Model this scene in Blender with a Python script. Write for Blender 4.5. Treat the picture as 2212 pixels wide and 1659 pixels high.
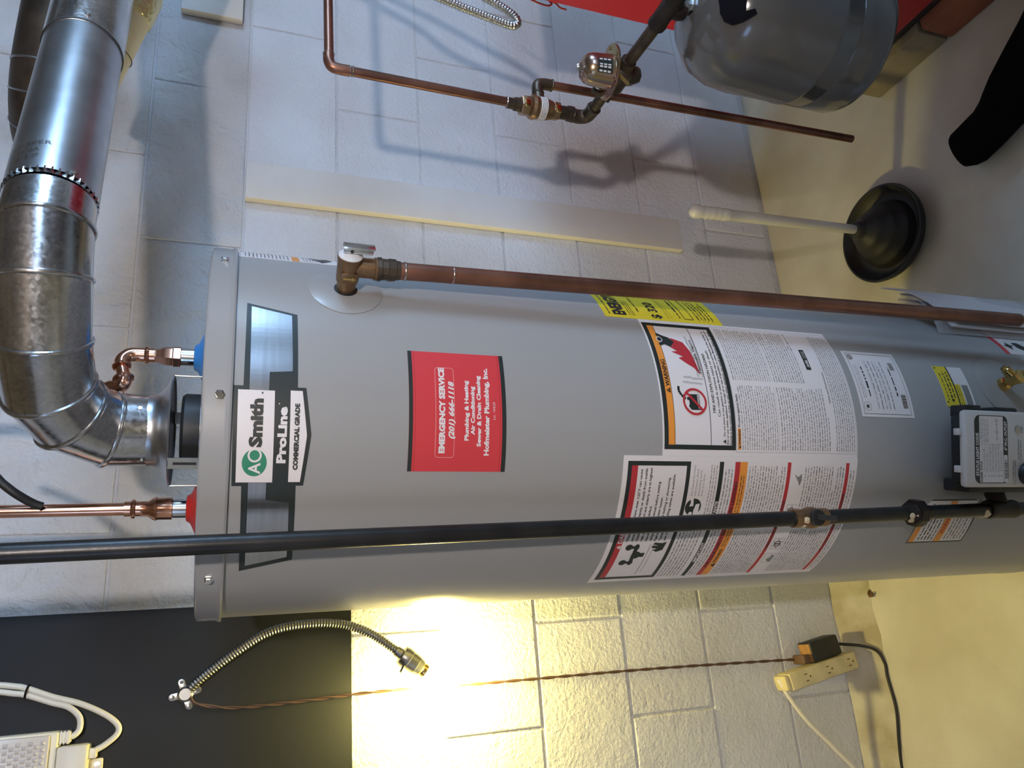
import bpy, bmesh, math, random
from mathutils import Vector, Matrix
from mathutils.geometry import tessellate_polygon
random.seed(7)
S = bpy.context.scene
COL = S.collection
for o in list(bpy.data.objects): bpy.data.objects.remove(o)

# ------------------------------------------------------------------ camera
CAMH = 1.456
cam = bpy.data.objects.new('camera', bpy.data.cameras.new('camera'))
cam.data.sensor_width = 36.0
cam.data.lens = 36.0 * 1662.0 / 2212.0
cam.data.clip_start = 0.02
down = Vector((4494.0 / 1662, -(1040 - 829.5) / 1662, -1)).normalized()
zc = -down
xc = Vector(((758 - 1106) / 1662, 5678.5 / 1662, -1)); xc = (xc - zc * xc.dot(zc)).normalized()
yc = zc.cross(xc)
ps = math.radians(-2.75)
xw = math.cos(ps) * xc - math.sin(ps) * yc
yw = math.sin(ps) * xc + math.cos(ps) * yc
cam.matrix_world = Matrix((xw, yw, zc)).to_4x4()
cam.location = (0, 0, CAMH)
COL.objects.link(cam)
S.camera = cam

# ------------------------------------------------------------------ world, exposure
W = bpy.data.worlds.new('World'); S.world = W; W.use_nodes = True
bg = W.node_tree.nodes['Background']
bg.inputs[0].default_value = (0.30, 0.42, 0.75, 1); bg.inputs[1].default_value = 0.05
S.view_settings.view_transform = 'Standard'
S.view_settings.look = 'None'
S.view_settings.gamma = 1.0
S.view_settings.use_curve_mapping = False
S.view_settings.exposure = 0.0
BULB_WARM = 600.0       # radiance of the gooseneck lamp's bulb
BULB_CEIL = 1720.0      # radiance of the bare ceiling bulb behind the camera
WIN_RIGHT = 36.0        # daylight through the basement window on the right wall
FILL_FRONT = 12.0        # blue fill from a glowing pane added high behind the viewer
WIN_LEFT = 5.0         # daylight through the small window on the left wall

# ------------------------------------------------------------------ materials
def newmat(name):
    m = bpy.data.materials.new(name); m.use_nodes = True
    nt = m.node_tree
    return m, nt, nt.nodes['Principled BSDF']

def mat(name, col, rough=0.5, metal=0.0, bump=0.0, bscale=60.0, var=0.0, vscale=6.0, col2=None, coat=0.0,
        emit=0.0, alpha=1.0, trans=0.0, spec=None, vdetail=4.0, stretch=None, rvar=0.0):
    m, nt, b = newmat(name)
    N, L = nt.nodes, nt.links
    c = (*col, 1)
    b.inputs['Base Color'].default_value = c
    b.inputs['Roughness'].default_value = rough
    b.inputs['Metallic'].default_value = metal
    if spec is not None: b.inputs['Specular IOR Level'].default_value = spec
    if coat: b.inputs['Coat Weight'].default_value = coat; b.inputs['Coat Roughness'].default_value = 0.12
    if emit: b.inputs['Emission Color'].default_value = c; b.inputs['Emission Strength'].default_value = emit
    if alpha < 1: b.inputs['Alpha'].default_value = alpha
    if trans: b.inputs['Transmission Weight'].default_value = trans
    geo = N.new('ShaderNodeNewGeometry'); pos = geo.outputs['Position']
    if stretch:
        mp = N.new('ShaderNodeMapping'); mp.inputs['Scale'].default_value = stretch
        L.new(pos, mp.inputs['Vector']); pos = mp.outputs['Vector']
    if var or col2:
        n = N.new('ShaderNodeTexNoise'); n.inputs['Scale'].default_value = vscale; n.inputs['Detail'].default_value = vdetail
        L.new(pos, n.inputs['Vector'])
        r = N.new('ShaderNodeValToRGB')
        k2 = col2 or tuple(max(0, x * (1 - var)) for x in col)
        r.color_ramp.elements[0].position = 0.36; r.color_ramp.elements[1].position = 0.64
        r.color_ramp.elements[0].color = (*k2, 1); r.color_ramp.elements[1].color = c
        L.new(n.outputs['Fac'], r.inputs['Fac']); L.new(r.outputs['Color'], b.inputs['Base Color'])
        if rvar:
            mr = N.new('ShaderNodeMapRange'); mr.inputs['To Min'].default_value = rough - rvar; mr.inputs['To Max'].default_value = rough + rvar
            L.new(n.outputs['Fac'], mr.inputs['Value']); L.new(mr.outputs['Result'], b.inputs['Roughness'])
    if bump:
        n2 = N.new('ShaderNodeTexNoise'); n2.inputs['Scale'].default_value = bscale; n2.inputs['Detail'].default_value = 5
        L.new(pos, n2.inputs['Vector'])
        bp = N.new('ShaderNodeBump'); bp.inputs['Strength'].default_value = bump; bp.inputs['Distance'].default_value = 0.004
        L.new(n2.outputs['Fac'], bp.inputs['Height']); L.new(bp.outputs['Normal'], b.inputs['Normal'])
    return m

def wallmat(name, col, dirt, coarse, cscale=26):
    """painted concrete masonry: orange peel plus lumps, faint stains of their own shape"""
    m, nt, b = newmat(name); N, L = nt.nodes, nt.links
    geo = N.new('ShaderNodeNewGeometry')
    st = N.new('ShaderNodeTexNoise'); st.inputs['Scale'].default_value = 3.2; st.inputs['Detail'].default_value = 6
    L.new(geo.outputs['Position'], st.inputs['Vector'])
    r = N.new('ShaderNodeValToRGB'); r.color_ramp.elements[0].position = 0.33; r.color_ramp.elements[1].position = 0.55
    r.color_ramp.elements[0].color = (*dirt, 1); r.color_ramp.elements[1].color = (*col, 1)
    L.new(st.outputs['Fac'], r.inputs['Fac']); L.new(r.outputs['Color'], b.inputs['Base Color'])
    b.inputs['Roughness'].default_value = 0.62
    a = N.new('ShaderNodeTexNoise'); a.inputs['Scale'].default_value = 130; a.inputs['Detail'].default_value = 6; a.inputs['Roughness'].default_value = 0.62
    L.new(geo.outputs['Position'], a.inputs['Vector'])
    c = N.new('ShaderNodeTexNoise'); c.inputs['Scale'].default_value = cscale; c.inputs['Detail'].default_value = 5; c.inputs['Distortion'].default_value = 0.8
    L.new(geo.outputs['Position'], c.inputs['Vector'])
    mx = N.new('ShaderNodeMath'); mx.operation = 'MULTIPLY_ADD'; mx.inputs[1].default_value = coarse
    L.new(c.outputs['Fac'], mx.inputs[0]); L.new(a.outputs['Fac'], mx.inputs[2])
    bp = N.new('ShaderNodeBump'); bp.inputs['Strength'].default_value = 0.9; bp.inputs['Distance'].default_value = 0.006
    L.new(mx.outputs[0], bp.inputs['Height']); L.new(bp.outputs['Normal'], b.inputs['Normal'])
    return m

def galv(name, col, rough, spangle):
    m, nt, b = newmat(name); N, L = nt.nodes, nt.links
    geo = N.new('ShaderNodeNewGeometry')
    v = N.new('ShaderNodeTexVoronoi'); v.inputs['Scale'].default_value = 260
    L.new(geo.outputs['Position'], v.inputs['Vector'])
    n = N.new('ShaderNodeTexNoise'); n.inputs['Scale'].default_value = 22; n.inputs['Detail'].default_value = 5
    L.new(geo.outputs['Position'], n.inputs['Vector'])
    mx = N.new('ShaderNodeMix'); mx.data_type = 'RGBA'; mx.inputs['Factor'].default_value = 1.0; mx.blend_type = 'MULTIPLY'
    rr = N.new('ShaderNodeValToRGB'); rr.color_ramp.elements[0].color = (1 - spangle, 1 - spangle, 1 - spangle, 1); rr.color_ramp.elements[1].color = (1, 1, 1, 1)
    L.new(v.outputs['Color'], rr.inputs['Fac'])
    r2 = N.new('ShaderNodeValToRGB'); r2.color_ramp.elements[0].position = 0.3; r2.color_ramp.elements[1].position = 0.7
    r2.color_ramp.elements[0].color = (*[x * 0.72 for x in col], 1); r2.color_ramp.elements[1].color = (*col, 1)
    L.new(n.outputs['Fac'], r2.inputs['Fac'])
    L.new(r2.outputs['Color'], mx.inputs['A']); L.new(rr.outputs['Color'], mx.inputs['B'])
    L.new(mx.outputs['Result'], b.inputs['Base Color'])
    b.inputs['Metallic'].default_value = 1.0
    mr = N.new('ShaderNodeMapRange'); mr.inputs['To Min'].default_value = rough * (1 - spangle); mr.inputs['To Max'].default_value = rough * (1 + spangle)
    L.new(v.outputs['Color'], mr.inputs['Value']); L.new(mr.outputs['Result'], b.inputs['Roughness'])
    bp = N.new('ShaderNodeBump'); bp.inputs['Strength'].default_value = 0.10; bp.inputs['Distance'].default_value = 0.004
    L.new(n.outputs['Fac'], bp.inputs['Height']); L.new(bp.outputs['Normal'], b.inputs['Normal'])
    return m

def lightmat(name, col, strength):
    m = bpy.data.materials.new(name); m.use_nodes = True; nt = m.node_tree
    for n in list(nt.nodes): nt.nodes.remove(n)
    e = nt.nodes.new('ShaderNodeEmission'); e.inputs[0].default_value = (*col, 1); e.inputs[1].default_value = strength
    o = nt.nodes.new('ShaderNodeOutputMaterial'); nt.links.new(e.outputs[0], o.inputs[0])
    return m

M = {}
M['wall'] = wallmat('wall paint', (0.72, 0.735, 0.78), (0.635, 0.635, 0.655), 1.0)
M['wall_rough'] = wallmat('rough wall paint', (0.65, 0.655, 0.68), (0.50, 0.49, 0.48), 4.5, 15)
M['mortar'] = wallmat('painted mortar', (0.64, 0.65, 0.68), (0.56, 0.55, 0.54), 1.5)
M['floor'] = mat('painted concrete floor', (0.62, 0.60, 0.53), 0.5, bump=0.12, bscale=70, col2=(0.50, 0.465, 0.39), vscale=4.2, vdetail=9)
M['cove'] = mat('rough mortar cove', (0.55, 0.52, 0.42), 0.75, bump=0.8, bscale=40, col2=(0.38, 0.33, 0.22), vscale=12)
M['ceiling'] = mat('old joists', (0.16, 0.13, 0.10), 0.8, var=0.4)
M['roomwall'] = mat('far basement wall', (0.42, 0.41, 0.40), 0.8, var=0.2)
M['grey'] = mat('grey enamel', (0.300, 0.297, 0.293), 0.33, bump=0.03, bscale=240, coat=0.15)
M['lidgrey'] = mat('grey lid enamel', (0.300, 0.299, 0.300), 0.24, coat=0.35)
M['galv'] = galv('galvanised sheet', (0.72, 0.73, 0.75), 0.21, 0.24)
M['galvsmooth'] = galv('dull galvanised sheet', (0.55, 0.57, 0.60), 0.33, 0.03)
M['oldflue'] = mat('sooty old flue', (0.10, 0.075, 0.055), 0.5, metal=0.7, var=0.5, vscale=14)
M['cream_pipe'] = mat('cream duct wrap', (0.66, 0.63, 0.54), 0.6, var=0.15)
M['foil'] = mat('crumpled foil tape', (0.75, 0.68, 0.40), 0.25, metal=0.8, bump=1.0, bscale=90)
M['copper_new'] = mat('bright copper', (0.80, 0.42, 0.28), 0.18, metal=1.0, var=0.25, vscale=18)
M['copper_old'] = mat('aged copper', (0.33, 0.155, 0.105), 0.36, metal=0.85, var=0.45, vscale=14, rvar=0.1)
M['zinc'] = mat('zinc nipple', (0.72, 0.74, 0.75), 0.2, metal=1.0, var=0.15, vscale=30)
M['iron'] = mat('black iron pipe', (0.035, 0.034, 0.034), 0.34, metal=0.55, var=0.4, vscale=20, bump=0.05, bscale=200)
M['iron_fit'] = mat('malleable iron fitting', (0.045, 0.034, 0.03), 0.45, metal=0.6, var=0.4, vscale=30)
M['dope'] = mat('dried pipe dope', (0.62, 0.50, 0.33), 0.7, bump=0.6, bscale=120)
M['bronze'] = mat('bronze casting', (0.36, 0.22, 0.12), 0.35, metal=0.9, var=0.3, vscale=30, bump=0.1, bscale=220)
M['darkbronze'] = mat('dark bronze fitting', (0.12, 0.09, 0.065), 0.42, metal=0.8, var=0.45, vscale=40)
M['solder'] = mat('solder bead', (0.55, 0.52, 0.48), 0.25, metal=1.0)
M['brass'] = mat('yellow brass', (0.70, 0.50, 0.18), 0.2, metal=1.0, var=0.3, vscale=40)
M['irid'] = mat('iridescent plated steel', (0.40, 0.24, 0.22), 0.24, metal=0.95, col2=(0.44, 0.34, 0.20), vscale=22)
M['chrome'] = mat('chromed steel', (0.80, 0.81, 0.82), 0.12, metal=1.0)
M['steel'] = mat('plain steel', (0.52, 0.52, 0.50), 0.28, metal=1.0)
M['armsteel'] = mat('dull flexible steel', (0.26, 0.26, 0.25), 0.36, metal=1.0)
M['darkmetal'] = mat('dark steel', (0.06, 0.06, 0.065), 0.4, metal=0.6)
M['blackplastic'] = mat('black plastic', (0.014, 0.015, 0.016), 0.5)
M['rubber'] = mat('black rubber', (0.012, 0.012, 0.013), 0.55, bump=0.1, bscale=160)
M['blue'] = mat('blue plastic washer', (0.03, 0.20, 0.55), 0.4)
M['redp'] = mat('red plastic washer', (0.50, 0.025, 0.02), 0.45)
M['boiler'] = mat('red boiler jacket', (0.42, 0.010, 0.022), 0.38)
M['tank'] = mat('grey tank enamel', (0.095, 0.091, 0.089), 0.15, coat=0.5, bump=0.02, bscale=40)
M['tape'] = mat('black tape', (0.006, 0.006, 0.009), 0.85, spec=0.08)
M['panel'] = mat('dark painted plywood', (0.009, 0.011, 0.015), 0.6, var=0.25, vscale=3, bump=0.06, bscale=80, spec=0.3)
M['board'] = mat('white painted board', (0.66, 0.64, 0.62), 0.5, col2=(0.60, 0.56, 0.51), vscale=3.5)
M['white'] = mat('white label', (0.70, 0.66, 0.66), 0.42)
M['whiteplastic'] = mat('ivory plastic', (0.72, 0.69, 0.60), 0.4)
M['greyplastic'] = mat('light grey plastic', (0.55, 0.52, 0.50), 0.42)
M['diffuser'] = mat('prismatic acrylic', (0.62, 0.58, 0.55), 0.22, coat=0.5)
M['ivory'] = mat('yellowed ivory plastic', (0.66, 0.58, 0.33), 0.45, var=0.2, vscale=25)
M['ink'] = mat('black ink', (0.018, 0.024, 0.022), 0.42)
M['greyink'] = mat('grey ink', (0.21, 0.20, 0.20), 0.5)
M['orange'] = mat('orange ink', (0.75, 0.28, 0.045), 0.42)
M['redink'] = mat('red ink', (0.44, 0.03, 0.04), 0.42)
M['stickerred'] = mat('red sticker', (0.58, 0.045, 0.055), 0.4)
M['pinkink'] = mat('pale pink ink', (0.72, 0.34, 0.32), 0.45)
M['yellow'] = mat('yellow label', (0.72, 0.56, 0.03), 0.42)
M['green'] = mat('green ink', (0.03, 0.22, 0.13), 0.42)
M['silver'] = mat('brushed foil', (0.50, 0.51, 0.53), 0.27, metal=1.0, stretch=(1, 1, 40), var=0.12, vscale=8)
M['capwhite'] = mat('printed valve disc', (0.62, 0.62, 0.64), 0.4)
M['brownwire'] = mat('brown cord', (0.11, 0.062, 0.038), 0.6)
M['redwire'] = mat('red wire', (0.45, 0.05, 0.03), 0.5)
M['concrete'] = mat('concrete block', (0.30, 0.26, 0.18), 0.85, bump=0.5, bscale=50, col2=(0.22, 0.17, 0.10), vscale=8)
M['redbrick'] = mat('red brick', (0.30, 0.10, 0.055), 0.85, bump=0.5, bscale=60, var=0.3, vscale=10)
M['handle'] = mat('cloudy clear plastic', (0.72, 0.71, 0.68), 0.2, trans=0.35, coat=0.3)
M['cloth'] = mat('black cloth', (0.003, 0.003, 0.003), 0.95, bump=0.2, bscale=90, spec=0.08)
M['paper'] = mat('folded paper', (0.58, 0.55, 0.56), 0.55)
M['film'] = mat('clear bag film', (0.75, 0.75, 0.78), 0.12, alpha=0.22)
M['corrug'] = mat('cork brown label', (0.42, 0.22, 0.08), 0.7, var=0.3, vscale=60)
M['crumb'] = mat('brown crumb', (0.14, 0.07, 0.03), 0.9)
M['warmglow'] = lightmat('lit warm bulb', (1.0, 0.81, 0.24), BULB_WARM)
M['ceilglow'] = lightmat('lit ceiling bulb', (1.0, 0.89, 0.82), BULB_CEIL)
M['day'] = lightmat('daylight in window', (0.40, 0.66, 1.0), WIN_RIGHT)
M['front_fill'] = lightmat('glow of added fill pane', (0.42, 0.66, 1.0), FILL_FRONT)
M['day2'] = lightmat('daylight in small window', (0.36, 0.56, 1.0), WIN_LEFT)

# ------------------------------------------------------------------ object helpers
OFF = {}
def empty(name, loc, label, cat, group=None):
    o = bpy.data.objects.new(name, None); COL.objects.link(o)
    o.location = loc; o.empty_display_size = 0.05; OFF[o] = Vector(loc)
    o['label'] = label; o['category'] = cat
    if group: o['group'] = group
    return o
def tag(o, label, cat, group=None):
    o['label'] = label; o['category'] = cat
    if group: o['group'] = group
    return o

class MB:
    def __init__(s): s.v = []; s.f = []
    def add(s, vs, fs):
        k = len(s.v); s.v += [tuple(p) for p in vs]; s.f += [tuple(i + k for i in f) for f in fs]; return s
    def box(s, a, b, R=None, c=None):
        x0, y0, z0 = a; x1, y1, z1 = b
        vs = [(x0, y0, z0), (x1, y0, z0), (x1, y1, z0), (x0, y1, z0), (x0, y0, z1), (x1, y0, z1), (x1, y1, z1), (x0, y1, z1)]
        if R is not None: vs = [Vector(c) + R @ Vector(p) for p in vs]
        return s.add(vs, [(3, 2, 1, 0), (4, 5, 6, 7), (0, 1, 5, 4), (1, 2, 6, 5), (2, 3, 7, 6), (3, 0, 4, 7)])
    def rings(s, rings, cap0=True, cap1=True, closed=False):
        n = len(rings[0]); k = len(s.v)
        for r in rings: s.v += [tuple(p) for p in r]
        m = len(rings)
        for i in range(m if closed else m - 1):
            a = k + i * n; b = k + ((i + 1) % m) * n
            for j in range(n): s.f.append((a + j, a + (j + 1) % n, b + (j + 1) % n, b + j))
        if not closed:
            if cap0: s.f.append(tuple(k + j for j in reversed(range(n))))
            if cap1: s.f.append(tuple(k + (m - 1) * n + j for j in range(n)))
        return s
    def lathe(s, o, d, prof, n=32, cap0=True, cap1=True, phase=0):
        """profile of (distance along axis, radius)"""
        o = Vector(o); d = Vector(d).normalized(); u, w = frame(d)
        rs = []
        for t, r in prof:
            r = max(r, 1e-5)
            rs.append([o + d * t + (u * math.cos(a) + w * math.sin(a)) * r for a in [phase + 2 * math.pi * j / n for j in range(n)]])
        return s.rings(rs, cap0, cap1)
    def tube(s, pts, r, n=16, cap=True):
        pts = [Vector(p) for p in pts]; m = len(pts)
        rr = r if isinstance(r, (list, tuple)) else [r] * m
        T = []
        for i in range(m):
            a = (pts[i] - pts[i - 1]).normalized() if i else (pts[1] - pts[0]).normalized()
            b = (pts[i + 1] - pts[i]).normalized() if i < m - 1 else a
            T.append((a + b).normalized())
        u, w = frame(T[0]); rs = []
        for i in range(m):
            if i:
                u = (u - T[i] * u.dot(T[i])).normalized(); w = T[i].cross(u)
            rs.append([pts[i] + (u * math.cos(a) + w * math.sin(a)) * rr[i] for a in [2 * math.pi * j / n for j in range(n)]])
        return s.rings(rs, cap, cap)
    def torus(s, c, d, R, r, n=40, k=8):
        c = Vector(c); d = Vector(d).normalized(); u, w = frame(d); rs = []
        for i in range(n):
            a = 2 * math.pi * i / n; e = u * math.cos(a) + w * math.sin(a)
            rs.append([c + e * (R + r * math.cos(b)) + d * r * math.sin(b) for b in [2 * math.pi * j / k for j in range(k)]])
        return s.rings(rs, closed=True)
    def prism(s, outline, o, u, w, d):
        """outline (2D) in plane o,u,w extruded by vector d"""
        o = Vector(o); u = Vector(u); w = Vector(w); d = Vector(d); n = len(outline)
        a = [o + u * x + w * y for x, y in outline]
        tri = tessellate_polygon([[Vector((x, y, 0)) for x, y in outline]])
        vs = a + [p + d for p in a]
        fs = [tuple(reversed(t)) for t in tri] + [tuple(i + n for i in t) for t in tri]
        fs += [(i, (i + 1) % n, n + (i + 1) % n, n + i) for i in range(n)]
        return s.add(vs, fs)

def frame(d):
    a = Vector((0, 0, 1)) if abs(d.z) < 0.9 else Vector((1, 0, 0))
    u = (a - d * a.dot(d)).normalized()
    return u, d.cross(u)

def obj(name, mb, material, parent=None, smooth=40, bevel=0.0, seg=2, kind=None):
    vs = mb.v
    lo = [min(p[i] for p in vs) for i in range(3)]; hi = [max(p[i] for p in vs) for i in range(3)]
    c = Vector([(lo[i] + hi[i]) / 2 for i in range(3)])
    me = bpy.data.meshes.new(name)
    me.from_pydata([Vector(p) - c for p in vs], [], mb.f)
    bm = bmesh.new(); bm.from_mesh(me); bmesh.ops.recalc_face_normals(bm, faces=bm.faces)
    if bevel:
        es = [e for e in bm.edges if len(e.link_faces) == 2 and e.calc_face_angle(0) > math.radians(35)]
        bmesh.ops.bevel(bm, geom=es, offset=bevel, segments=seg, profile=0.5, affect='EDGES', clamp_overlap=True)
    bm.to_mesh(me); bm.free()
    if smooth:
        for p in me.polygons: p.use_smooth = True
        me.set_sharp_from_angle(angle=math.radians(smooth))
    m = M[material] if isinstance(material, str) else material
    me.materials.append(m)
    o = bpy.data.objects.new(name, me); COL.objects.link(o)
    if parent: o.parent = parent; o.location = c - OFF[parent]
    else: o.location = c
    OFF[o] = c
    if kind: o['kind'] = kind
    return o

def spline(pts, n=10):
    pts = [Vector(p) for p in pts]; P = [pts[0] * 2 - pts[1]] + pts + [pts[-1] * 2 - pts[-2]]; out = []
    for i in range(1, len(P) - 2):
        a, b, c, d = P[i - 1], P[i], P[i + 1], P[i + 2]
        for k in range(n):
            t = k / n
            out.append(0.5 * ((2 * b) + (c - a) * t + (2 * a - 5 * b + 4 * c - d) * t * t + (3 * b - 3 * c + d - a) * t ** 3))
    return out + [pts[-1]]
def resample(pts, step):
    out = [pts[0]]; acc = 0
    for a, b in zip(pts[:-1], pts[1:]):
        L = (b - a).length
        if L < 1e-9: continue
        t = step - acc
        while t <= L: out.append(a + (b - a) * (t / L)); t += step
        acc = (acc + L) % step if t > L else 0
        acc = L - (t - step)
    return out

YW = 1.571                    # face of the block wall
AX = Vector((0.311, 1.093))   # axis of the water heater
RB, RL = 0.2466, 0.2500
KD = RB * math.pi / 180       # metres of arc per degree
def cyl(th, z, r=RB): return Vector((AX.x + r * math.sin(math.radians(th)), AX.y - r * math.cos(math.radians(th)), z))
def radial(th): return Vector((math.sin(math.radians(th)), -math.cos(math.radians(th)), 0))

# ================================================================== the room
def structure(o): o['kind'] = 'structure'; return o
structure(obj('floor', MB().box((-1.9, -2.2, -0.1), (3.0, YW + 0.2, 0.0)), 'floor', smooth=0))
wb = structure(obj('wall_back', MB().box((-1.9, YW + 0.0030, 0.0), (3.0, YW + 0.2, 2.3)), 'mortar', smooth=0))
bm_block = {}
def block_mesh(w, h):
    key = (round(w, 3), round(h, 3))
    if key not in bm_block:
        mb = MB().box((-w / 2, -0.02, -h / 2), (w / 2, 0.02, h / 2)); me = bpy.data.meshes.new('block')
        me.from_pydata(mb.v, [], mb.f); b = bmesh.new(); b.from_mesh(me)
        bmesh.ops.recalc_face_normals(b, faces=b.faces)
        es = [e for e in b.edges if all(v.co.y < 0 for v in e.verts)]
        bmesh.ops.bevel(b, geom=es, offset=0.0028, segments=2, profile=0.5, affect='EDGES')
        b.to_mesh(me); b.free()
        bm_block[key] = me
    return bm_block[key]
BW, BH, GAP = 0.4064, 0.2032, 0.005
for k in range(1, 14):
    z0, z1 = k * BH - 0.39, (k + 1) * BH - 0.39
    z0 = max(z0, 0.0); z1 = min(z1, 2.3)
    if z1 - z0 < 0.02: continue
    off = 1.265 if k % 2 else 1.265 + BW / 2
    x = off - 8 * BW
    while x < 2.95:
        a, b = max(x, -1.9), min(x + BW, 3.0)
        if b - a > 0.03:
            me = block_mesh(b - a - GAP, z1 - z0 - GAP)
            if not me.materials: me.materials.append(M['wall'])
            o = bpy.data.objects.new('block', me); COL.objects.link(o); o.parent = wb
            o.location = Vector(((a + b) / 2, YW + 0.02 + random.uniform(-0.0008, 0.0008), (z0 + z1) / 2)) - OFF[wb]
            o.rotation_euler = (random.uniform(-.003, .003), 0, random.uniform(-.0015, .0015))
            if z0 > 1.43:
                o.material_slots[0].link = 'OBJECT'; o.material_slots[0].material = M['wall_rough']
        x += BW
structure(obj('wall_left', MB().box((-2.0, -2.2, 0), (-1.9, YW, 2.3)), 'roomwall', smooth=0))
structure(obj('wall_right', MB().box((3.0, -2.2, 0), (3.1, YW, 2.3)), 'roomwall', smooth=0))
structure(obj('wall_front', MB().box((-1.9, -2.3, 0), (3.0, -2.2, 2.3)), 'roomwall', smooth=0))
structure(obj('ceiling', MB().box((-1.9, -2.2, 2.3), (3.0, YW + 0.2, 2.4)), 'ceiling', smooth=0))
w1 = structure(obj('window_1', MB().box((2.975, -1.20, 1.58), (3.0, -0.28, 2.16)), 'day', smooth=0))
fr = MB()
for a, b in (((2.955, -1.25, 1.53), (3.0, -1.20, 2.21)), ((2.955, -0.28, 1.53), (3.0, -0.23, 2.21)), ((2.955, -1.20, 1.53), (3.0, -0.28, 1.58)), ((2.955, -1.20, 2.16), (3.0, -0.28, 2.21))): fr.box(a, b)
obj('pane_frame', fr, 'board', w1, smooth=0)
w2 = structure(obj('window_2', MB().box((-1.9, -0.75, 1.72), (-1.875, 0.05, 2.12)), 'day2', smooth=0))
fr = MB()
for a, b in (((-1.9, -0.80, 1.67), (-1.855, -0.75, 2.17)), ((-1.9, 0.05, 1.67), (-1.855, 0.10, 2.17)), ((-1.9, -0.75, 1.67), (-1.855, 0.05, 1.72)), ((-1.9, -0.75, 2.12), (-1.855, 0.05, 2.17))): fr.box(a, b)
obj('pane_frame', fr, 'board', w2, smooth=0)
w3 = structure(obj('fill_pane', MB().box((1.05, -2.2, 1.60), (2.35, -2.175, 2.20)), 'front_fill', smooth=0))  # added glowing pane, out of view, spreads blue fill over the right wall
fr = MB()
for a, b in (((1.00, -2.2, 1.55), (1.05, -2.155, 2.25)), ((2.35, -2.2, 1.55), (2.40, -2.155, 2.25)), ((1.05, -2.2, 1.55), (2.35, -2.155, 1.60)), ((1.05, -2.2, 2.20), (2.35, -2.155, 2.25))): fr.box(a, b)
obj('pane_frame', fr, 'board', w3, smooth=0)
# added unseen blocker, in place of the viewer's body, shades floor and heater
structure(obj('light_blocker', MB().prism([(-0.45, 0), (1.95, 0), (1.95, 0.95), (0.80, 0.95), (0.80, 1.665), (-0.45, 1.665)], (0, -0.44, 0), (1, 0, 0), (0, 0, 1), (0, 0.08, 0)), 'roomwall', smooth=0))
# mortar cove where the wall meets the floor, left of the heater
cv = MB(); prev = None
xs = [-1.9 + i * 0.06 for i in range(43)]
rr = []
for i, x in enumerate(xs):
    k = min(1, max(0.0, (0.72 - x) / 0.5)); j = random.uniform(-0.004, 0.004)
    rr.append([(x, YW + 0.004, -0.01), (x, YW - 0.002 * k, 0.002 + 0.043 * k + j), (x, YW - 0.03 * k + j, 0.002 + 0.022 * k), (x, YW - 0.083 * k - 0.001 + j * 1.5, 0.0005), (x, YW - 0.083 * k - 0.001, -0.01)])
cv.rings(rr)
structure(obj('trim_1', cv, 'cove'))

# ================================================================== water heater
wh = empty('water_heater', (AX.x, AX.y, 0), 'tall grey gas water heater with a draft hood and many stickers', 'water heater')
obj('base_ring', MB().lathe((AX.x, AX.y, 0), (0, 0, 1), [(0.0, 0.235), (0.016, 0.235)], 64), 'darkmetal', wh)
obj('tank_jacket', MB().lathe((AX.x, AX.y, 0), (0, 0, 1), [(0.013, RB - 0.006), (0.014, RB + 0.001), (0.032, RB + 0.001), (0.034, RB), (1.4535, RB)], 160), 'grey', wh)
lid = obj('lid', MB().lathe((AX.x, AX.y, 0), (0, 0, 1), [(1.4505, RB), (1.4505, RL + 0.0012), (1.4530, RL + 0.0022), (1.4555, RL + 0.0012), (1.4575, RL), (1.478, RL), (1.4808, RL - 0.0015), (1.482, RL - 0.005), (1.4822, 0.10), (1.4822, 0.0)], 160), 'lidgrey', wh)
for th, zz in ((41.5, 1.4617), (-6.7, 1.4594), (-58.0, 1.4629), (-108, 1.461), (90, 1.461)):
    s = obj('screw', MB().lathe(cyl(th, zz + 0.004, RL), radial(th), [(0, 0.0058), (0.0012, 0.0058), (0.0013, 0.0044), (0.004, 0.0043), (0.0046, 0.0036)], 6), 'chrome', lid, smooth=30)

# draft hood on top
hood = obj('draft_hood', MB().lathe((AX.x, AX.y, 0), (0, 0, 1), [(1.5225, 0.0745), (1.5245, 0.0755), (1.527, 0.069), (1.532, 0.0585), (1.5385, 0.0508), (1.546, 0.0488), (1.552, 0.0488)], 64, cap0=False, cap1=False), 'galvsmooth', wh)
obj('flue_collar', MB().lathe((AX.x, AX.y, 0), (0, 0, 1), [(1.4815, 0.049), (1.486, 0.0505), (1.5075, 0.0505), (1.5115, 0.047), (1.512, 0.0)], 48), 'blackplastic', wh)
for th in (74, -50, -100, 150):
    d = radial(th); t = Vector((-d.y, d.x, 0)); c = Vector((AX.x, AX.y, 0)) + d * 0.0735
    o1 = [(-0.0085, 1.4825), (0.0085, 1.4825), (0.0085, 1.5245), (-0.0085, 1.5245)]
    hl = obj('hood_leg', MB().prism(o1, c, t, (0, 0, 1), d * 0.0012), 'zinc', wh, smooth=0)
    obj('slot', MB().prism([(-0.002, 1.489), (0.002, 1.489), (0.002, 1.517), (-0.002, 1.517)], c + d * 0.0011, t, (0, 0, 1), d * 0.0004), 'darkmetal', hl, smooth=0)
    obj('leg_foot', MB().prism([(-0.0085, 0.0), (0.0085, 0), (0.0085, 0.010), (-0.0085, 0.010)], c + Vector((0, 0, 1.4823)), t, d, (0, 0, 0.001)), 'zinc', hl, smooth=0)

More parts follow.
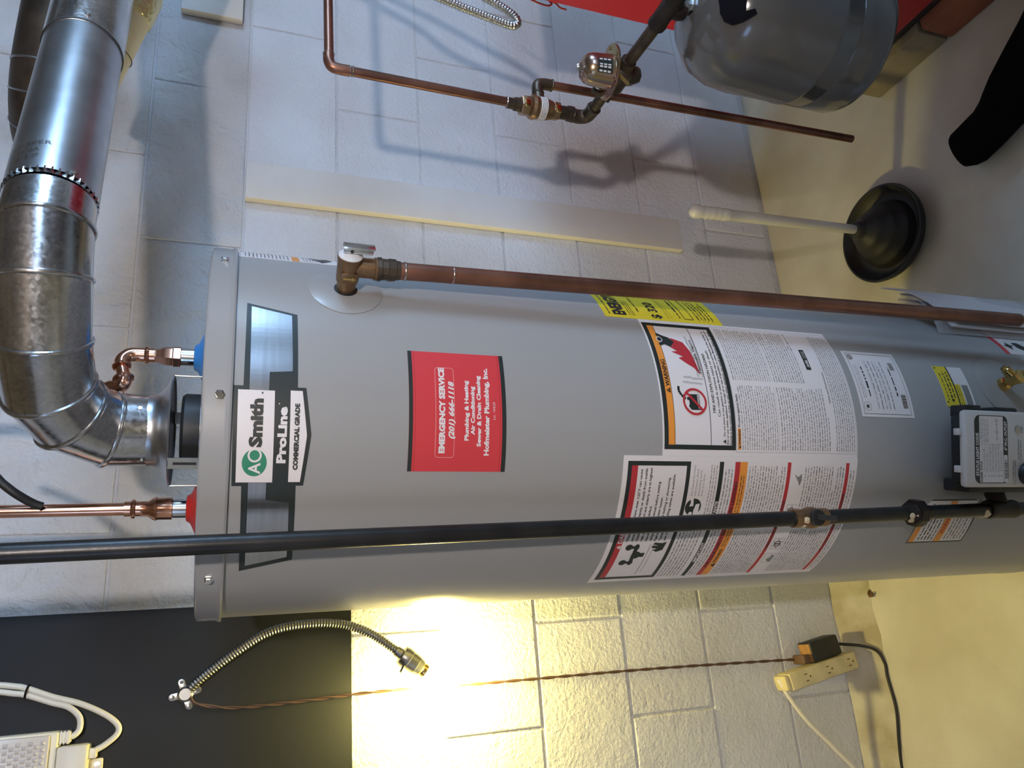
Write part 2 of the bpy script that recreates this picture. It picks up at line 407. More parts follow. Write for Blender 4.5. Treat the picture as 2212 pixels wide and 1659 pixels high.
# hot and cold connections
def nipple(x, y, ringmat, side):
    t = obj(side + '_washer', MB().lathe((x, y, 1.4822), (0, 0, 1), [(0, 0.036), (0.0060, 0.036), (0.0078, 0.033), (0.0135, 0.0205), (0.0185, 0.0175), (0.0195, 0.014)], 40), ringmat, wh)
    obj(side + '_nipple', MB().lathe((x, y, 1.482), (0, 0, 1), [(0, 0.0128), (0.036, 0.0128), (0.037, 0.0118), (0.0425, 0.0116)], 32), 'zinc', wh)
nipple(0.214, 1.140, 'redp', 'hot')
nipple(0.420, 1.098, 'blue', 'cold')

hp = empty('hot_water_pipe', (0.214, 1.140, 1.52), 'shiny copper hot water pipe rising above the red washer', 'pipe')
hx, hy = 0.214, 1.140
obj('adapter', MB().lathe((hx, hy, 1.519), (0, 0, 1), [(0, 0.0150), (0.018, 0.0150), (0.020, 0.0162), (0.024, 0.0150), (0.030, 0.0105), (0.040, 0.0100)], 32), 'copper_new', hp)
obj('press_ring', MB().torus((hx, hy, 1.567), (0, 0, 1), 0.0100, 0.0032).lathe((hx, hy, 1.557), (0, 0, 1), [(0, 0.0100), (0.021, 0.0100)], 32), 'copper_new', hp)
obj('tube', MB().tube([(hx, hy, 1.556), (hx - 0.007, hy, 2.30)], 0.0083, 28), 'copper_new', hp)
obj('pipe_clamp', MB().lathe((hx - 0.002, hy, 1.722), (0.15, 0, 1), [(0, 0.0095), (0.014, 0.0095)], 24).box((0.19, 1.125, 1.725), (0.205, 1.140, 1.742)), 'bronze', hp, bevel=0.001)
tag(obj('ground_cable', MB().tube(spline([(hx + 0.075, hy - 0.03, 1.80), (hx + 0.045, hy - 0.03, 1.735), (hx + 0.028, hy - 0.03, 1.715), (hx + 0.016, hy - 0.026, 1.700), (hx + 0.006, hy - 0.016, 1.683), (hx + 0.002, hy - 0.012, 1.672)]), [0.0065] * 25 + [0.006, 0.0055, 0.005, 0.0045, 0.004, 0.0035] + [0.003] * 20 if False else 0.0055, 12), 'rubber'), 'black cable end drooping beside the shiny hot copper pipe', 'cable')

cp = empty('cold_water_pipe', (0.420, 1.098, 1.52), 'shiny copper cold water pipe bending above the blue washer', 'pipe')
cx, cy = 0.420, 1.098
obj('adapter', MB().lathe((cx, cy, 1.519), (0, 0, 1), [(0, 0.0150), (0.009, 0.0150), (0.0105, 0.0138), (0.022, 0.0132), (0.027, 0.0105), (0.034, 0.0100)], 6), 'copper_new', cp, smooth=30)
obj('press_ring', MB().torus((cx, cy, 1.562), (0, 0, 1), 0.0100, 0.0030).lathe((cx, cy, 1.552), (0, 0, 1), [(0, 0.0100), (0.018, 0.0100)], 32), 'copper_new', cp)
ex = [(cx, cy, 1.568), (cx, cy, 1.578), (cx - 0.003, cy - 0.001, 1.586), (cx - 0.010, cy - 0.003, 1.5915), (cx - 0.020, cy - 0.006, 1.592)]
obj('elbow', MB().tube(spline(ex, 6), 0.0098, 24), 'copper_new', cp)
obj('run', MB().tube([(cx - 0.018, cy - 0.005, 1.592), (cx - 0.038, cy - 0.010, 1.587)], 0.0085, 24).torus((cx - 0.020, cy - 0.006, 1.5915), (-0.9, -0.25, -0.2), 0.0095, 0.0028), 'copper_new', cp)
obj('elbow', MB().tube(spline([(cx - 0.036, cy - 0.0095, 1.5875), (cx - 0.044, cy - 0.011, 1.587), (cx - 0.048, cy - 0.004, 1.592), (cx - 0.048, cy + 0.004, 1.604)], 6), 0.0100, 24).torus((cx - 0.039, cy - 0.010, 1.5875), (-0.9, -0.25, -0.2), 0.0105, 0.0030), 'copper_new', cp)
obj('tube', MB().tube([(cx - 0.048, cy + 0.004, 1.600), (cx - 0.046, cy + 0.022, 1.64), (cx - 0.044, cy + 0.03, 1.70), (cx - 0.044, cy + 0.03, 2.30)], 0.0085, 20), 'copper_new', cp)

# ================================================================== stickers on the heater
TXT = {}
def text_mesh(body, bold, shear):
    key = (body, bold, shear)
    if key not in TXT:
        cu = bpy.data.curves.new('txt', 'FONT'); cu.body = body; cu.size = 1.0; cu.resolution_u = 2
        cu.offset = bold; cu.shear = shear; cu.fill_mode = 'FRONT'
        to = bpy.data.objects.new('txt', cu); COL.objects.link(to)
        bpy.context.view_layer.update()
        me = bpy.data.meshes.new_from_object(to.evaluated_get(bpy.context.evaluated_depsgraph_get()))
        vs = [tuple(v.co) for v in me.vertices]; fs = [tuple(p.vertices) for p in me.polygons]
        bpy.data.objects.remove(to); bpy.data.curves.remove(cu); bpy.data.meshes.remove(me)
        TXT[key] = (vs, fs)
    return TXT[key]

class Sheet:
    """flat print laid out in metres (u right, v up); put() maps it onto the surface"""
    def __init__(s): s.L = {}
    JOIN = ('fine_print', 'thin_rule', 'barcode', 'vapour_cloud', 'print', 'plate_text', 'sun_symbol', 'knob_drawing', 'tap', 'gas_can', 'prohibition_ring', 'stamped_lettering')
    def g(s, col, lay, name):
        k = 0 if name in s.JOIN else len(s.L)
        return s.L.setdefault((lay, col, name, k), MB())
    def rect(s, u0, v0, u1, v1, col, lay=1, name='print'):
        if u1 < u0: u0, u1 = u1, u0
        if v1 < v0: v0, v1 = v1, v0
        n = max(1, int((u1 - u0) / 0.006)); mb = s.g(col, lay, name)
        vs = []; fs = []
        for i in range(n + 1):
            u = u0 + (u1 - u0) * i / n; vs += [(u, v0, 0), (u, v1, 0)]
        fs = [(2 * i, 2 * i + 2, 2 * i + 3, 2 * i + 1) for i in range(n)]
        mb.add(vs, fs); return s
    def frame(s, u0, v0, u1, v1, t, col, lay=1, name='border'):
        s.rect(u0, v0, u1, v0 + t, col, lay, name); s.rect(u0, v1 - t, u1, v1, col, lay, name)
        s.rect(u0, v0 + t, u0 + t, v1 - t, col, lay, name); s.rect(u1 - t, v0 + t, u1, v1 - t, col, lay, name); return s
    def poly(s, pts, col, lay=1, name='print'):
        """polygon cut in narrow strips so that it follows the curve"""
        b = bmesh.new(); vs = [b.verts.new((x, y, 0)) for x, y in pts]
        for t in tessellate_polygon([[Vector((x * 100, y * 100, 0)) for x, y in pts]]):
            try: b.faces.new([vs[i] for i in t])
            except ValueError: pass
        bmesh.ops.recalc_face_normals(b, faces=b.faces)
        lo = min(p[0] for p in pts); hi = max(p[0] for p in pts)
        for k in range(1, int((hi - lo) / 0.006) + 1):
            geom = b.verts[:] + b.edges[:] + b.faces[:]
            bmesh.ops.bisect_plane(b, geom=geom, plane_co=(lo + 0.006 * k, 0, 0), plane_no=(1, 0, 0))
        b.verts.index_update()
        s.g(col, lay, name).add([tuple(v.co) for v in b.verts], [tuple(v.index for v in f.verts) for f in b.faces]); b.free(); return s
    def disc(s, u, v, r, col, lay=1, name='print', n=28, r0=0.0, rv=None):
        mb = s.g(col, lay, name); rv = rv or r
        a = [2 * math.pi * i / n for i in range(n)]
        o = [(u + r * math.cos(t), v + rv * math.sin(t), 0) for t in a]
        if r0 <= 0: mb.add([(u, v, 0)] + o, [(0, i + 1, (i + 1) % n + 1) for i in range(n)])
        else:
            q = r0 / r; mb.add(o + [(u + (x - u) * q, v + (y - v) * q, 0) for x, y, z in o], [(i, (i + 1) % n, n + (i + 1) % n, n + i) for i in range(n)])
        return s
    def text(s, body, u, v, h, col, w=None, bold=0.02, align='c', shear=0.0, lay=2, name='lettering', rot=0):
        """h = cap height, v = baseline; w stretches to a given width"""
        vs, fs = text_mesh(body, bold, shear)
        x0 = min(p[0] for p in vs); x1 = max(p[0] for p in vs)
        sy = h / 0.70; sx = sy if w is None else w / (x1 - x0)
        ww = (x1 - x0) * sx; du = {'c': -ww / 2, 'l': 0, 'r': -ww}[align]
        c, d = math.cos(rot), math.sin(rot); out = []
        for p in vs:
            a, b = du + (p[0] - x0) * sx, p[1] * sy
            out.append((u + a * c - b * d, v + a * d + b * c, 0))
        s.g(col, lay, name).add(out, fs); return s
    def lines(s, u0, u1, v1, v0, n, col, lay=2, name='fine_print', frac=0.34, ragged=0.25):
        """rows of small print: words as short bars"""
        mb = s.g(col, lay, name); p = (v1 - v0) / n
        for i in range(n):
            y = v1 - p * (i + 0.5); h = p * frac / 2; x = u0; end = u1 - (random.random() ** 2 * ragged * (u1 - u0) if i % 4 == 3 else random.random() * 0.02 * (u1 - u0))
            while x < end:
                l = min(random.uniform(0.8, 4.0) * p * 0.5, end - x); h2 = h * random.uniform(0.6, 1.1)
                mb.add([(x, y - h2, 0), (x + l, y - h2, 0), (x + l, y + h2, 0), (x, y + h2, 0)], [(0, 1, 2, 3)])
                x += l + p * 0.32
        return s
    def put(s, fn, part, base_h=0.0004, step=0.00022):
        for (lay, col, name, k), mb in sorted(s.L.items(), key=lambda t: t[0]):
            m2 = MB(); m2.v = [fn(p[0], p[1], base_h + step * lay) for p in mb.v]; m2.f = mb.f
            o = me_obj(name, m2, col, part)
            if name in ('fine_print', 'thin_rule', 'barcode', 'vapour_cloud', 'print', 'plate_text', 'stamped_lettering', 'sun_symbol', 'knob_drawing'): o['kind'] = 'stuff'
def me_obj(name, mb, col, parent):
    """print layer: no normal repair or bevel"""
    lo = [min(p[i] for p in mb.v) for i in range(3)]; hi = [max(p[i] for p in mb.v) for i in range(3)]
    c = Vector([(a + b) / 2 for a, b in zip(lo, hi)])
    me = bpy.data.meshes.new(name); me.from_pydata([Vector(p) - c for p in mb.v], [], mb.f); me.materials.append(M[col])
    o = bpy.data.objects.new(name, me); COL.objects.link(o)
    if parent: o.parent = parent; o.location = c - OFF[parent]
    else: o.location = c
    OFF[o] = c
    return o
def oncyl(u, v, h): return cyl(u / KD, v, RB + h)
def base_label(name, pts, col, parent=wh, h=0.0004, label=None):
    """sticker body: thin sheet (outline in degrees, metres) hugging the jacket"""
    sh = Sheet().poly([(a * KD, z) for a, z in pts], col)
    mb = list(sh.L.values())[0]; m2 = MB(); n = len(mb.v)
    m2.v = [oncyl(p[0], p[1], h) for p in mb.v] + [oncyl(p[0], p[1], h - 0.0003) for p in mb.v]
    cnt = {}
    for f in mb.f:
        for a, b in zip(f, f[1:] + f[:1]): cnt[(a, b)] = 1
    m2.f = list(mb.f) + [tuple(i + n for i in reversed(f)) for f in mb.f] + [(b, a, a + n, b + n) for (a, b) in cnt if (b, a) not in cnt]
    o = me_obj(name, m2, col, parent)
    if label: o['label'] = label
    return o
def rectpts(a0, z0, a1, z1): return [(a0, z0), (a1, z0), (a1, z1), (a0, z1)]
d2 = lambda a: a * KD

# --- maker's badge
bc = -16.8
outer = [(21.6, 1.4378), (18.5, 1.3822), (-3.9, 1.3822), (-3.9, 1.3722), (-16.3, 1.3652), (-29.6, 1.3715), (-29.6, 1.3800), (-52.3, 1.3768), (-56.0, 1.4345), (-29.7, 1.4358), (-29.7, 1.4470), (-3.9, 1.4500), (-3.9, 1.4390)]
outer = [(21.6, 1.4385), (18.4, 1.3822), (-3.9, 1.3815), (-3.9, 1.3722), (-16.3, 1.3652), (-29.6, 1.3715), (-29.6, 1.3795), (-52.3, 1.3768), (-56.0, 1.4345), (-29.7, 1.4370), (-29.7, 1.4472), (-3.9, 1.4500), (-3.9, 1.4395)]
bd = base_label('maker_badge', outer, 'ink', label='black and silver badge with white panels')
sh = Sheet()
P = lambda pts: [(a * KD, z) for a, z in pts]
sh.poly(P([(-5, 1.4330), (-5, 1.4125), (0.0, 1.4122), (0.5, 1.3874), (17.9, 1.3885), (20.4, 1.4335)]), 'silver', 1, 'silver_field')
sh.poly(P([(-28.8, 1.4300), (-54.0, 1.4284), (-51.2, 1.3832), (-34.2, 1.3857), (-33.5, 1.4109), (-28.8, 1.4112)]), 'silver', 1, 'silver_field')
sh.poly(P([(-28.7, 1.4050), (-5.0, 1.4061), (-5.0, 1.4448), (-28.7, 1.4432)]), 'white', 2, 'white_panel')
sh.poly(P([(-28.6, 1.3880), (-28.6, 1.3753), (-16.5, 1.3700), (-4.8, 1.3762), (-4.8, 1.3892)]), 'white', 2, 'white_panel')
gu, gv = d2(-23.6), 1.4247
sh.disc(gu, gv, 0.0150, 'green', 3, 'emblem', 40, rv=0.0130)
sh.text('A', gu - 0.0062, gv - 0.0060, 0.0120, 'white', w=0.0125, bold=0.025, lay=5)
sh.disc(gu + 0.0082, gv, 0.0078, 'white', 4, 'emblem_ring', 36, r0=0.0056, rv=0.0074)
sh.text('Smith', d2(-20.0) + 0.0015, 1.4186, 0.0123, 'ink', w=0.0535, bold=0.055, align='l', lay=5)
sh.disc(d2(-5.7), 1.4192, 0.0010, 'ink', 5, 'emblem', 10)
sh.text('ProLine', d2(-16.4), 1.3925, 0.0090, 'white', w=0.0625, bold=0.05, lay=4)
sh.disc(d2(-8.4), 1.4010, 0.0007, 'white', 4, 'emblem_ring', 8)
sh.text('COMMERCIAL GRADE', d2(-16.8), 1.3790, 0.0047, 'ink', w=0.0740, bold=0.055, lay=5)
sh.put(oncyl, bd)

# --- plumber's red sticker
rs = base_label('service_sticker', rectpts(-25.65, 1.1326, 8.6, 1.2543), 'stickerred', label='red contractor sticker with white lettering')
sh = Sheet(); zt, zb = 1.2543, 1.1326; uc = d2(-8.4)
sh.rect(d2(-25.65), zt - 0.0048, d2(8.6), zt, 'ink', 1, 'black_band'); sh.rect(d2(-25.65), zb, d2(8.6), zb + 0.0054, 'ink', 1, 'black_band')
sh.rect(d2(-25.65), zt - 0.0078, d2(8.6), zt - 0.0070, 'redink', 1, 'thin_rule'); sh.rect(d2(-25.65), zb + 0.0076, d2(8.6), zb + 0.0084, 'redink', 1, 'thin_rule')
u0, u1, v0, v1, q = d2(-21.8), d2(3.8), 1.1985, 1.2222, 0.004
for a, b, c, e in ((u0 + q, v0, u1 - q, v0 + .0006), (u0 + q, v1 - .0006, u1 - q, v1), (u0, v0 + q, u0 + .0006, v1 - q), (u1 - .0006, v0 + q, u1, v1 - q)): sh.rect(a, b, c, e, 'pinkink', 1, 'thin_rule')
for (a, b), t0 in (((u0 + q, v0 + q), 180), ((u1 - q, v0 + q), 270), ((u1 - q, v1 - q), 0), ((u0 + q, v1 - q), 90)):
    mb = sh.g('pinkink', 1, 'thin_rule'); vs = []
    for i in range(6):
        t = math.radians(t0 + 18 * i); vs += [(a + q * math.cos(t), b + q * math.sin(t), 0), (a + (q - .0006) * math.cos(t), b + (q - .0006) * math.sin(t), 0)]
    mb.add(vs, [(2 * i, 2 * i + 2, 2 * i + 3, 2 * i + 1) for i in range(5)])
fz = lambda f: zt - f * (zt - zb)
for s_, f_, w_, h_, b_, sr in (('EMERGENCY SERVICE', 0.357, 0.71, 0.0066, 0.055, 0), ('(201) 666-1118', 0.448, 0.474, 0.0060, 0.045, 0.25), ('Plumbing & Heating', 0.600, 0.50, 0.0048, 0.045, 0), ('Air Conditioning', 0.664, 0.404, 0.0048, 0.045, 0), ('Sewer & Drain Cleaning', 0.729, 0.595, 0.0048, 0.045, 0), ('Hofmeister Plumbing, Inc.', 0.815, 0.739, 0.0058, 0.045, 0), ('Lic. 10625', 0.882, 0.146, 0.0030, 0.0, 0)):
    sh.text(s_, uc, fz(f_), h_, 'white', w=w_ * 0.1475, bold=b_, shear=sr)
sh.put(oncyl, rs)

# --- flammable vapour warning label
wl = base_label('warning_label', rectpts(-20.4, 0.5810, 28.6, 0.9115), 'white', label='white flammable vapor warning label')
sh = Sheet()
sh.frame(d2(-18.4), 0.7955, d2(27.0), 0.9090, 0.0065, 'ink', 1, 'border')
sh.rect(d2(-17.0), 0.8930, d2(25.6), 0.9025, 'orange', 1, 'orange_band'); sh.rect(d2(-17.0), 0.8922, d2(25.6), 0.8930, 'ink', 1, 'thin_rule')
sh.rect(d2(-17.0), 0.8354, d2(25.8), 0.8364, 'ink', 1, 'thin_rule')
def tri(sh, u, v, s, col='ink', lay=3): sh.poly([(u - s * .58, v), (u + s * .58, v), (u, v + s)], col, lay, 'warning_triangle')
tri(sh, d2(0.2), 0.8945, 0.0066); sh.text('!', d2(0.2), 0.8952, 0.0035, 'orange', lay=4)
sh.text('WARNING', d2(6.3), 0.8945, 0.0064, 'ink', w=0.0410, bold=0.03, lay=3)
# gas can inside a prohibition ring
gu, gv = d2(-3.2), 0.8585
can = [(-0.0115, -0.0085), (0.0105, -0.0085), (0.0105, 0.0085), (0.0060, 0.0085), (0.0060, 0.0115), (0.0020, 0.0115), (0.0020, 0.0085), (-0.0040, 0.0085), (-0.0060, 0.0100), (-0.0085, 0.0085), (-0.0115, 0.0060)]
sh.poly([(gu + a, gv + b) for a, b in can], 'ink', 2, 'gas_can')
sh.rect(gu - 0.0095, gv - 0.0080, gu + 0.0098, gv - 0.0048, 'white', 3, 'gas_can_tag'); sh.text('FLAMMABLE', gu, gv - 0.0074, 0.0020, 'ink', w=0.0175, lay=4)
sh.disc(gu, gv, 0.0190, 'redink', 5, 'prohibition_ring', 44, r0=0.0158)
dd = Vector((0.72, 0.69)); nn = Vector((-0.69, 0.72))
sh.poly([(gu + a * dd.x + b * nn.x, gv + a * dd.y + b * nn.y) for a, b in ((-.0165, -.0018), (.0165, -.0018), (.0165, .0018), (-.0165, .0018))], 'redink', 5, 'prohibition_ring')
sp = [(gu + 0.0045 + i * 0.0030, gv + 0.0150 + 0.0045 * math.sin(i * .5) + i * 0.0010) for i in range(6)]
for a, b in sp: sh.disc(a, b, 0.0021, 'ink', 2, 'gas_can', 10)
fl = [(6.0, .8415), (8.5, .8490), (10.0, .8590), (12.0, .8700), (12.6, .8620), (14.4, .8790), (14.6, .8690), (17.0, .8820), (16.6, .8730), (19.0, .8800), (18.2, .8700), (20.2, .8735), (19.2, .8620), (18.5, .8545), (15.0, .8480), (10, .8440)]
sh.poly([(d2(a), z) for a, z in fl], 'redink', 2, 'flame')
pe = [(16.2, .8770), (17.2, .8860), (16.4, .8935), (17.4, .8950), (18.4, .8880), (20.0, .8880), (21.0, .8950), (22.0, .8930), (21.0, .8850), (20.2, .8760), (18.4, .8690)]
sh.poly([(d2(a), z) for a, z in pe], 'ink', 3, 'figure'); sh.disc(d2(19.2), 0.8915, 0.0035, 'ink', 4, 'figure'); sh.disc(d2(19.2), 0.8915, 0.0048, 'white', 3, 'halo', r0=0.0036)
sh.text('Flammable Vapors', d2(13.2), 0.8400, 0.0040, 'ink', w=0.0560, bold=0.02, lay=3, rot=0.03)
for k in range(26):
    a = 5.5 + k * 0.62; sh.disc(d2(a), 0.8455 + 0.0008 * math.sin(k) + max(0, (a - 15)) * 0.0004, 0.0013, 'ink', 2, 'vapour_cloud', 10, r0=0.0010); sh.disc(d2(a), 0.8380 + 0.0005 * math.sin(k * 1.7), 0.0013, 'ink', 2, 'vapour_cloud', 10, r0=0.0010)
for k in range(12):
    v = 0.8400 + k * 0.0026; sh.disc(d2(4.6) + (0.002 if k > 6 else 0) , v, 0.0013, 'ink', 2, 'vapour_cloud', 10, r0=0.0010); sh.disc(d2(2.9) + 0.001 * k / 6, v + 0.003, 0.0013, 'ink', 2, 'vapour_cloud', 10, r0=0.0010)
sh.text('FIRE AND EXPLOSION HAZARD', d2(3.9), 0.8262, 0.0042, 'ink', w=0.0900, bold=0.015)
sh.text('Can result in serious injury or death', d2(3.9), 0.8188, 0.0040, 'ink', w=0.1010, bold=0.01)
tri(sh, d2(-15.7), 0.8120, 0.0050)
sh.text('Do not store or use gasoline or other flammable vapors and liquids in the vicinity of', d2(-14.0), 0.8128, 0.0030, 'ink', w=d2(38.2), bold=0.02, align='l')
sh.text('this or any other appliance. Storage of or use of gasoline or other flammable vapors and', d2(-16.7), 0.8076, 0.0030, 'ink', w=d2(41.5), bold=0.02, align='l')
sh.text('liquids in the vicinity of this or any other appliance can result in serious injury or death.', d2(-16.7), 0.8024 + 0.0002, 0.0028, 'ink', w=d2(41.5), bold=0.02, align='l')
sh.rect(d2(-18.2), 0.7870, d2(-11.4), 0.7920, 'orange', 1, 'orange_band'); sh.text('WARNING', d2(-14.2), 0.7878, 0.0034, 'ink', w=0.021, bold=0.03); tri(sh, d2(-17.3), 0.7876, 0.0036)
sh.text('Protect against leaks', d2(-10.9), 0.7876, 0.0038, 'ink', w=0.047, bold=0.015, align='l')
sh.lines(d2(-18.2), d2(3.2), 0.7860, 0.7230, 16, 'greyink'); sh.lines(d2(5.0), d2(26.5), 0.7900, 0.7230, 17, 'greyink')
sh.rect(d2(-18.2), 0.7215, d2(3), 0.7218, 'greyink', 2, 'thin_rule'); sh.rect(d2(5), 0.7215, d2(26), 0.7218, 'greyink', 2, 'thin_rule')
sh.lines(d2(-18.2), d2(3.2), 0.7190, 0.6300, 20, 'greyink', ragged=0.5); sh.lines(d2(5.0), d2(26.5), 0.7190, 0.6620, 13, 'greyink', ragged=0.5)
sh.rect(d2(10.5), 0.6420, d2(19.0), 0.6510, 'ink', 2, 'logo_bar'); sh.text('AHRI', d2(12.9), 0.6443, 0.0040, 'white', bold=0.04, lay=4); sh.lines(d2(15.2), d2(18.4), 0.6495, 0.6435, 2, 'white', lay=4)
sh.text('Safety and Environment', d2(4.0), 0.6235, 0.0034, 'greyink', w=0.05, bold=0.02)
sh.lines(d2(-18.2), d2(26.5), 0.6210, 0.5850, 9, 'greyink', ragged=0.4)
sh.frame(d2(-19.0), 0.5830, d2(27.6), 0.7950, 0.0004, 'greyink', 1, 'thin_rule')
sh.put(oncyl, wl)

# --- scald danger and lighting instructions label
ll = base_label('instruction_label', rectpts(-70.6, 0.5800, -20.42, 0.9690), 'white', label='white danger and lighting instruction label')
sh = Sheet(); A0, A1 = -68.6, -22.1
sh.frame(d2(A0), 0.8665, d2(A1), 0.9620, 0.0060, 'ink', 1, 'border')
sh.rect(d2(A0 + 1.4), 0.9470, d2(A1 - 1.4), 0.9560, 'redink', 1, 'red_band'); sh.text('DANGER', d2(-45.5), 0.9485, 0.0062, 'white', w=0.040, bold=0.03); tri(sh, d2(-51.7), 0.9482, 0.0064, 'white')
for i, (t_, w_) in enumerate((('Water temperature over 125°F can cause', .102), ('severe burns instantly or death from scalds.', .104), ('Children, disabled and elderly are at highest', .104), ('risk of being scalded.', .054), ('See instruction manual before setting', .086), ('temperature at water heater.', .066), ('Feel water before bathing or showering.', .092), ('Temperature limiting valves are available,', .096), ('see manual.', .028))):
    sh.text(t_, d2(-49.5), 0.9395 - i * 0.0072, 0.0036, 'ink', w=w_ * 1.05, bold=0.02, align='l')
# hands under a tap
for du in (-59.0, -52.0): 
    sh.disc(d2(du), 0.9340, 0.0055, 'ink', 2, 'tap', 18); sh.rect(d2(du) - 0.0025, 0.9250, d2(du) + 0.0025, 0.9300, 'ink', 2, 'tap'); sh.disc(d2(du), 0.9222, 0.0058, 'ink', 2, 'tap', 18, rv=0.0040)
sh.rect(d2(-58), 0.9195, d2(-53), 0.9255, 'ink', 2, 'tap'); sh.disc(d2(-55.5), 0.9190, 0.0070, 'ink', 2, 'tap', 20); sh.rect(d2(-55.5) - 0.004, 0.9060, d2(-55.5) + 0.004, 0.919, 'ink', 2, 'tap')
hand = [(-53.5, .8800), (-54.3, .8890), (-53.4, .8960), (-52.8, .8890), (-52.4, .8990), (-51.5, .8985), (-51.5, .8890), (-50.9, .8985), (-50.2, .8960), (-50.5, .8850), (-50.0, .8780)]
sh.poly([(d2(a), z) for a, z in hand], 'ink', 2, 'hand'); sh.rect(d2(-66), 0.9020, d2(-51), 0.9026, 'ink', 2, 'thin_rule'); sh.rect(d2(-65), 0.8960, d2(-51), 0.8964, 'ink', 2, 'thin_rule')
sh.disc(d2(-37.0), 0.8535, 0.0125, 'ink', 2, 'reader_symbol', 36); sh.disc(d2(-39.3), 0.8560, 0.0030, 'white', 3, 'reader_figure', 14)
sh.poly([(d2(-40.2), .8440), (d2(-35.8), .8440), (d2(-36.0), .8500), (d2(-38.2), .8520), (d2(-40), .8515)], 'white', 3, 'reader_figure')
sh.poly([(d2(-36.6), .8535), (d2(-33.8), .8555), (d2(-34.0), .8605), (d2(-35.4), .8585), (d2(-36.8), .8600)], 'white', 3, 'reader_figure')
for i, t_ in enumerate(('See manual for more', 'information about', 'preventing burns', 'from hot water.')): sh.text(t_, d2(-33.2), 0.8585 - i * 0.0054, 0.0032, 'greyink', w=(.043, .038, .036, .032)[i], bold=0.0, align='l')
sh.lines(d2(-68), d2(-42), 0.8640, 0.8270, 7, 'greyink', ragged=0.4); sh.lines(d2(-42), d2(-23), 0.8350, 0.8225, 3, 'greyink')
sh.rect(d2(A0), 0.8137, d2(A1), 0.8205, 'ink', 1, 'border'); sh.text('IMPORTANT', d2(-55.5), 0.8147, 0.0046, 'white', w=.040, bold=0.03); sh.text('IMPORTANTE', d2(-40), 0.8147, 0.0046, 'white', w=.042, bold=0.03)
sh.lines(d2(-68), d2(-24), 0.8120, 0.7970, 3, 'greyink')
sh.rect(d2(A0), 0.7868, d2(A1), 0.7950, 'redink', 1, 'red_band'); sh.text('FOR YOUR SAFETY READ BEFORE LIGHTING', d2(-46), 0.7882, 0.0048, 'ink', w=.150, bold=0.03)
sh.rect(d2(A0), 0.7745, d2(A1), 0.7868, 'orange', 1, 'orange_band'); tri(sh, d2(-62.3), 0.7765, 0.0080); sh.text('WARNING:', d2(-57.5), 0.7785, 0.0050, 'ink', bold=0.03, w=.030); sh.lines(d2(-53), d2(-26), 0.7850, 0.7770, 2, 'ink')
sh.lines(d2(-68), d2(-46.2), 0.7725, 0.7085, 15, 'greyink', frac=0.36); sh.lines(d2(-45), d2(-23.2), 0.7725, 0.7085, 14, 'greyink', frac=0.36)
sh.rect(d2(A0), 0.7000, d2(A1), 0.7062, 'redink', 1, 'red_band'); sh.text('OPERATING INSTRUCTIONS', d2(-45), 0.7010, 0.0042, 'ink', w=.085, bold=0.03)
for du in (-59.6, -52.5, -39.0): sh.frame(d2(du) - .0105, 0.6770, d2(du) + .0105, 0.6960, .0005, 'greyink', 2, 'thin_rule')
for du in (-52.5, -39.0):
    sh.disc(d2(du), 0.6868, 0.0058, 'ink', 3, 'knob_drawing', 20, r0=0.0042); sh.rect(d2(du) - .0010, .6815, d2(du) + .0010, .6920, 'ink', 3, 'knob_drawing')
    for k in range(6):
        t = k * 1.05; sh.disc(d2(du) + .0078 * math.cos(t), .6868 + .0078 * math.sin(t), .0010, 'ink', 3, 'knob_drawing', 6)
sh.poly([(d2(-62), .680), (d2(-58.5), .679), (d2(-57.8), .6845), (d2(-59.5), .6850), (d2(-60.5), .6900), (d2(-61.5), .6850)], 'greyink', 3, 'hand')
sh.poly([(d2(-30), .6820), (d2(-28.2), .6860), (d2(-26.0), .6930), (d2(-27.0), .6860), (d2(-25.8), .6800), (d2(-28), .6790)], 'greyink', 3, 'hand')
sh.lines(d2(-68), d2(-46.2), 0.6750, 0.6030, 16, 'greyink', frac=0.36); sh.lines(d2(-45), d2(-23.2), 0.6760, 0.6030, 15, 'greyink', frac=0.36, ragged=0.5)
sh.rect(d2(A0), 0.5948, d2(A1), 0.6010, 'redink', 1, 'red_band'); sh.text('TO TURN OFF GAS TO APPLIANCE', d2(-45), 0.5958, 0.0042, 'ink', w=.105, bold=0.03)
sh.lines(d2(-68), d2(-24), 0.5935, 0.5830, 2, 'greyink')
sh.put(oncyl, ll)

# --- yellow energy label, partly behind the discharge pipe
el = base_label('energy_label', rectpts(28.7, 0.7660, 55.0, 0.9620), 'yellow', label='yellow energy cost label')
sh = Sheet()
sh.lines(d2(30.3), d2(44), 0.9560, 0.9500, 1, 'ink'); sh.text('ENERGYGUIDE', d2(30.2), 0.9270, 0.0190, 'ink', w=0.098, bold=0.05, align='l')
sh.lines(d2(30.3), d2(40), 0.9220, 0.9110, 3, 'ink'); sh.lines(d2(33), d2(45), 0.9060, 0.8990, 1, 'ink')
sh.text('$ 320', d2(29.7), 0.8690, 0.0150, 'ink', w=0.046, bold=0.03, align='l'); sh.rect(d2(30), .8560, d2(50), .8566, 'ink', 2, 'thin_rule'); sh.rect(d2(30), .8510, d2(50), .8513, 'ink', 2, 'thin_rule')
sh.lines(d2(31), d2(44), .8400, .8320, 1, 'ink'); sh.frame(d2(30.5), .8130, d2(50), .8290, .0012, 'ink', 2, 'thin_rule'); sh.lines(d2(31), d2(44), .8070, .7760, 5, 'ink'); 
for i in range(4): sh.disc(d2(30.3), .8040 - i * .0078, .0010, 'ink', 2, 'print', 8)
sh.put(oncyl, el)

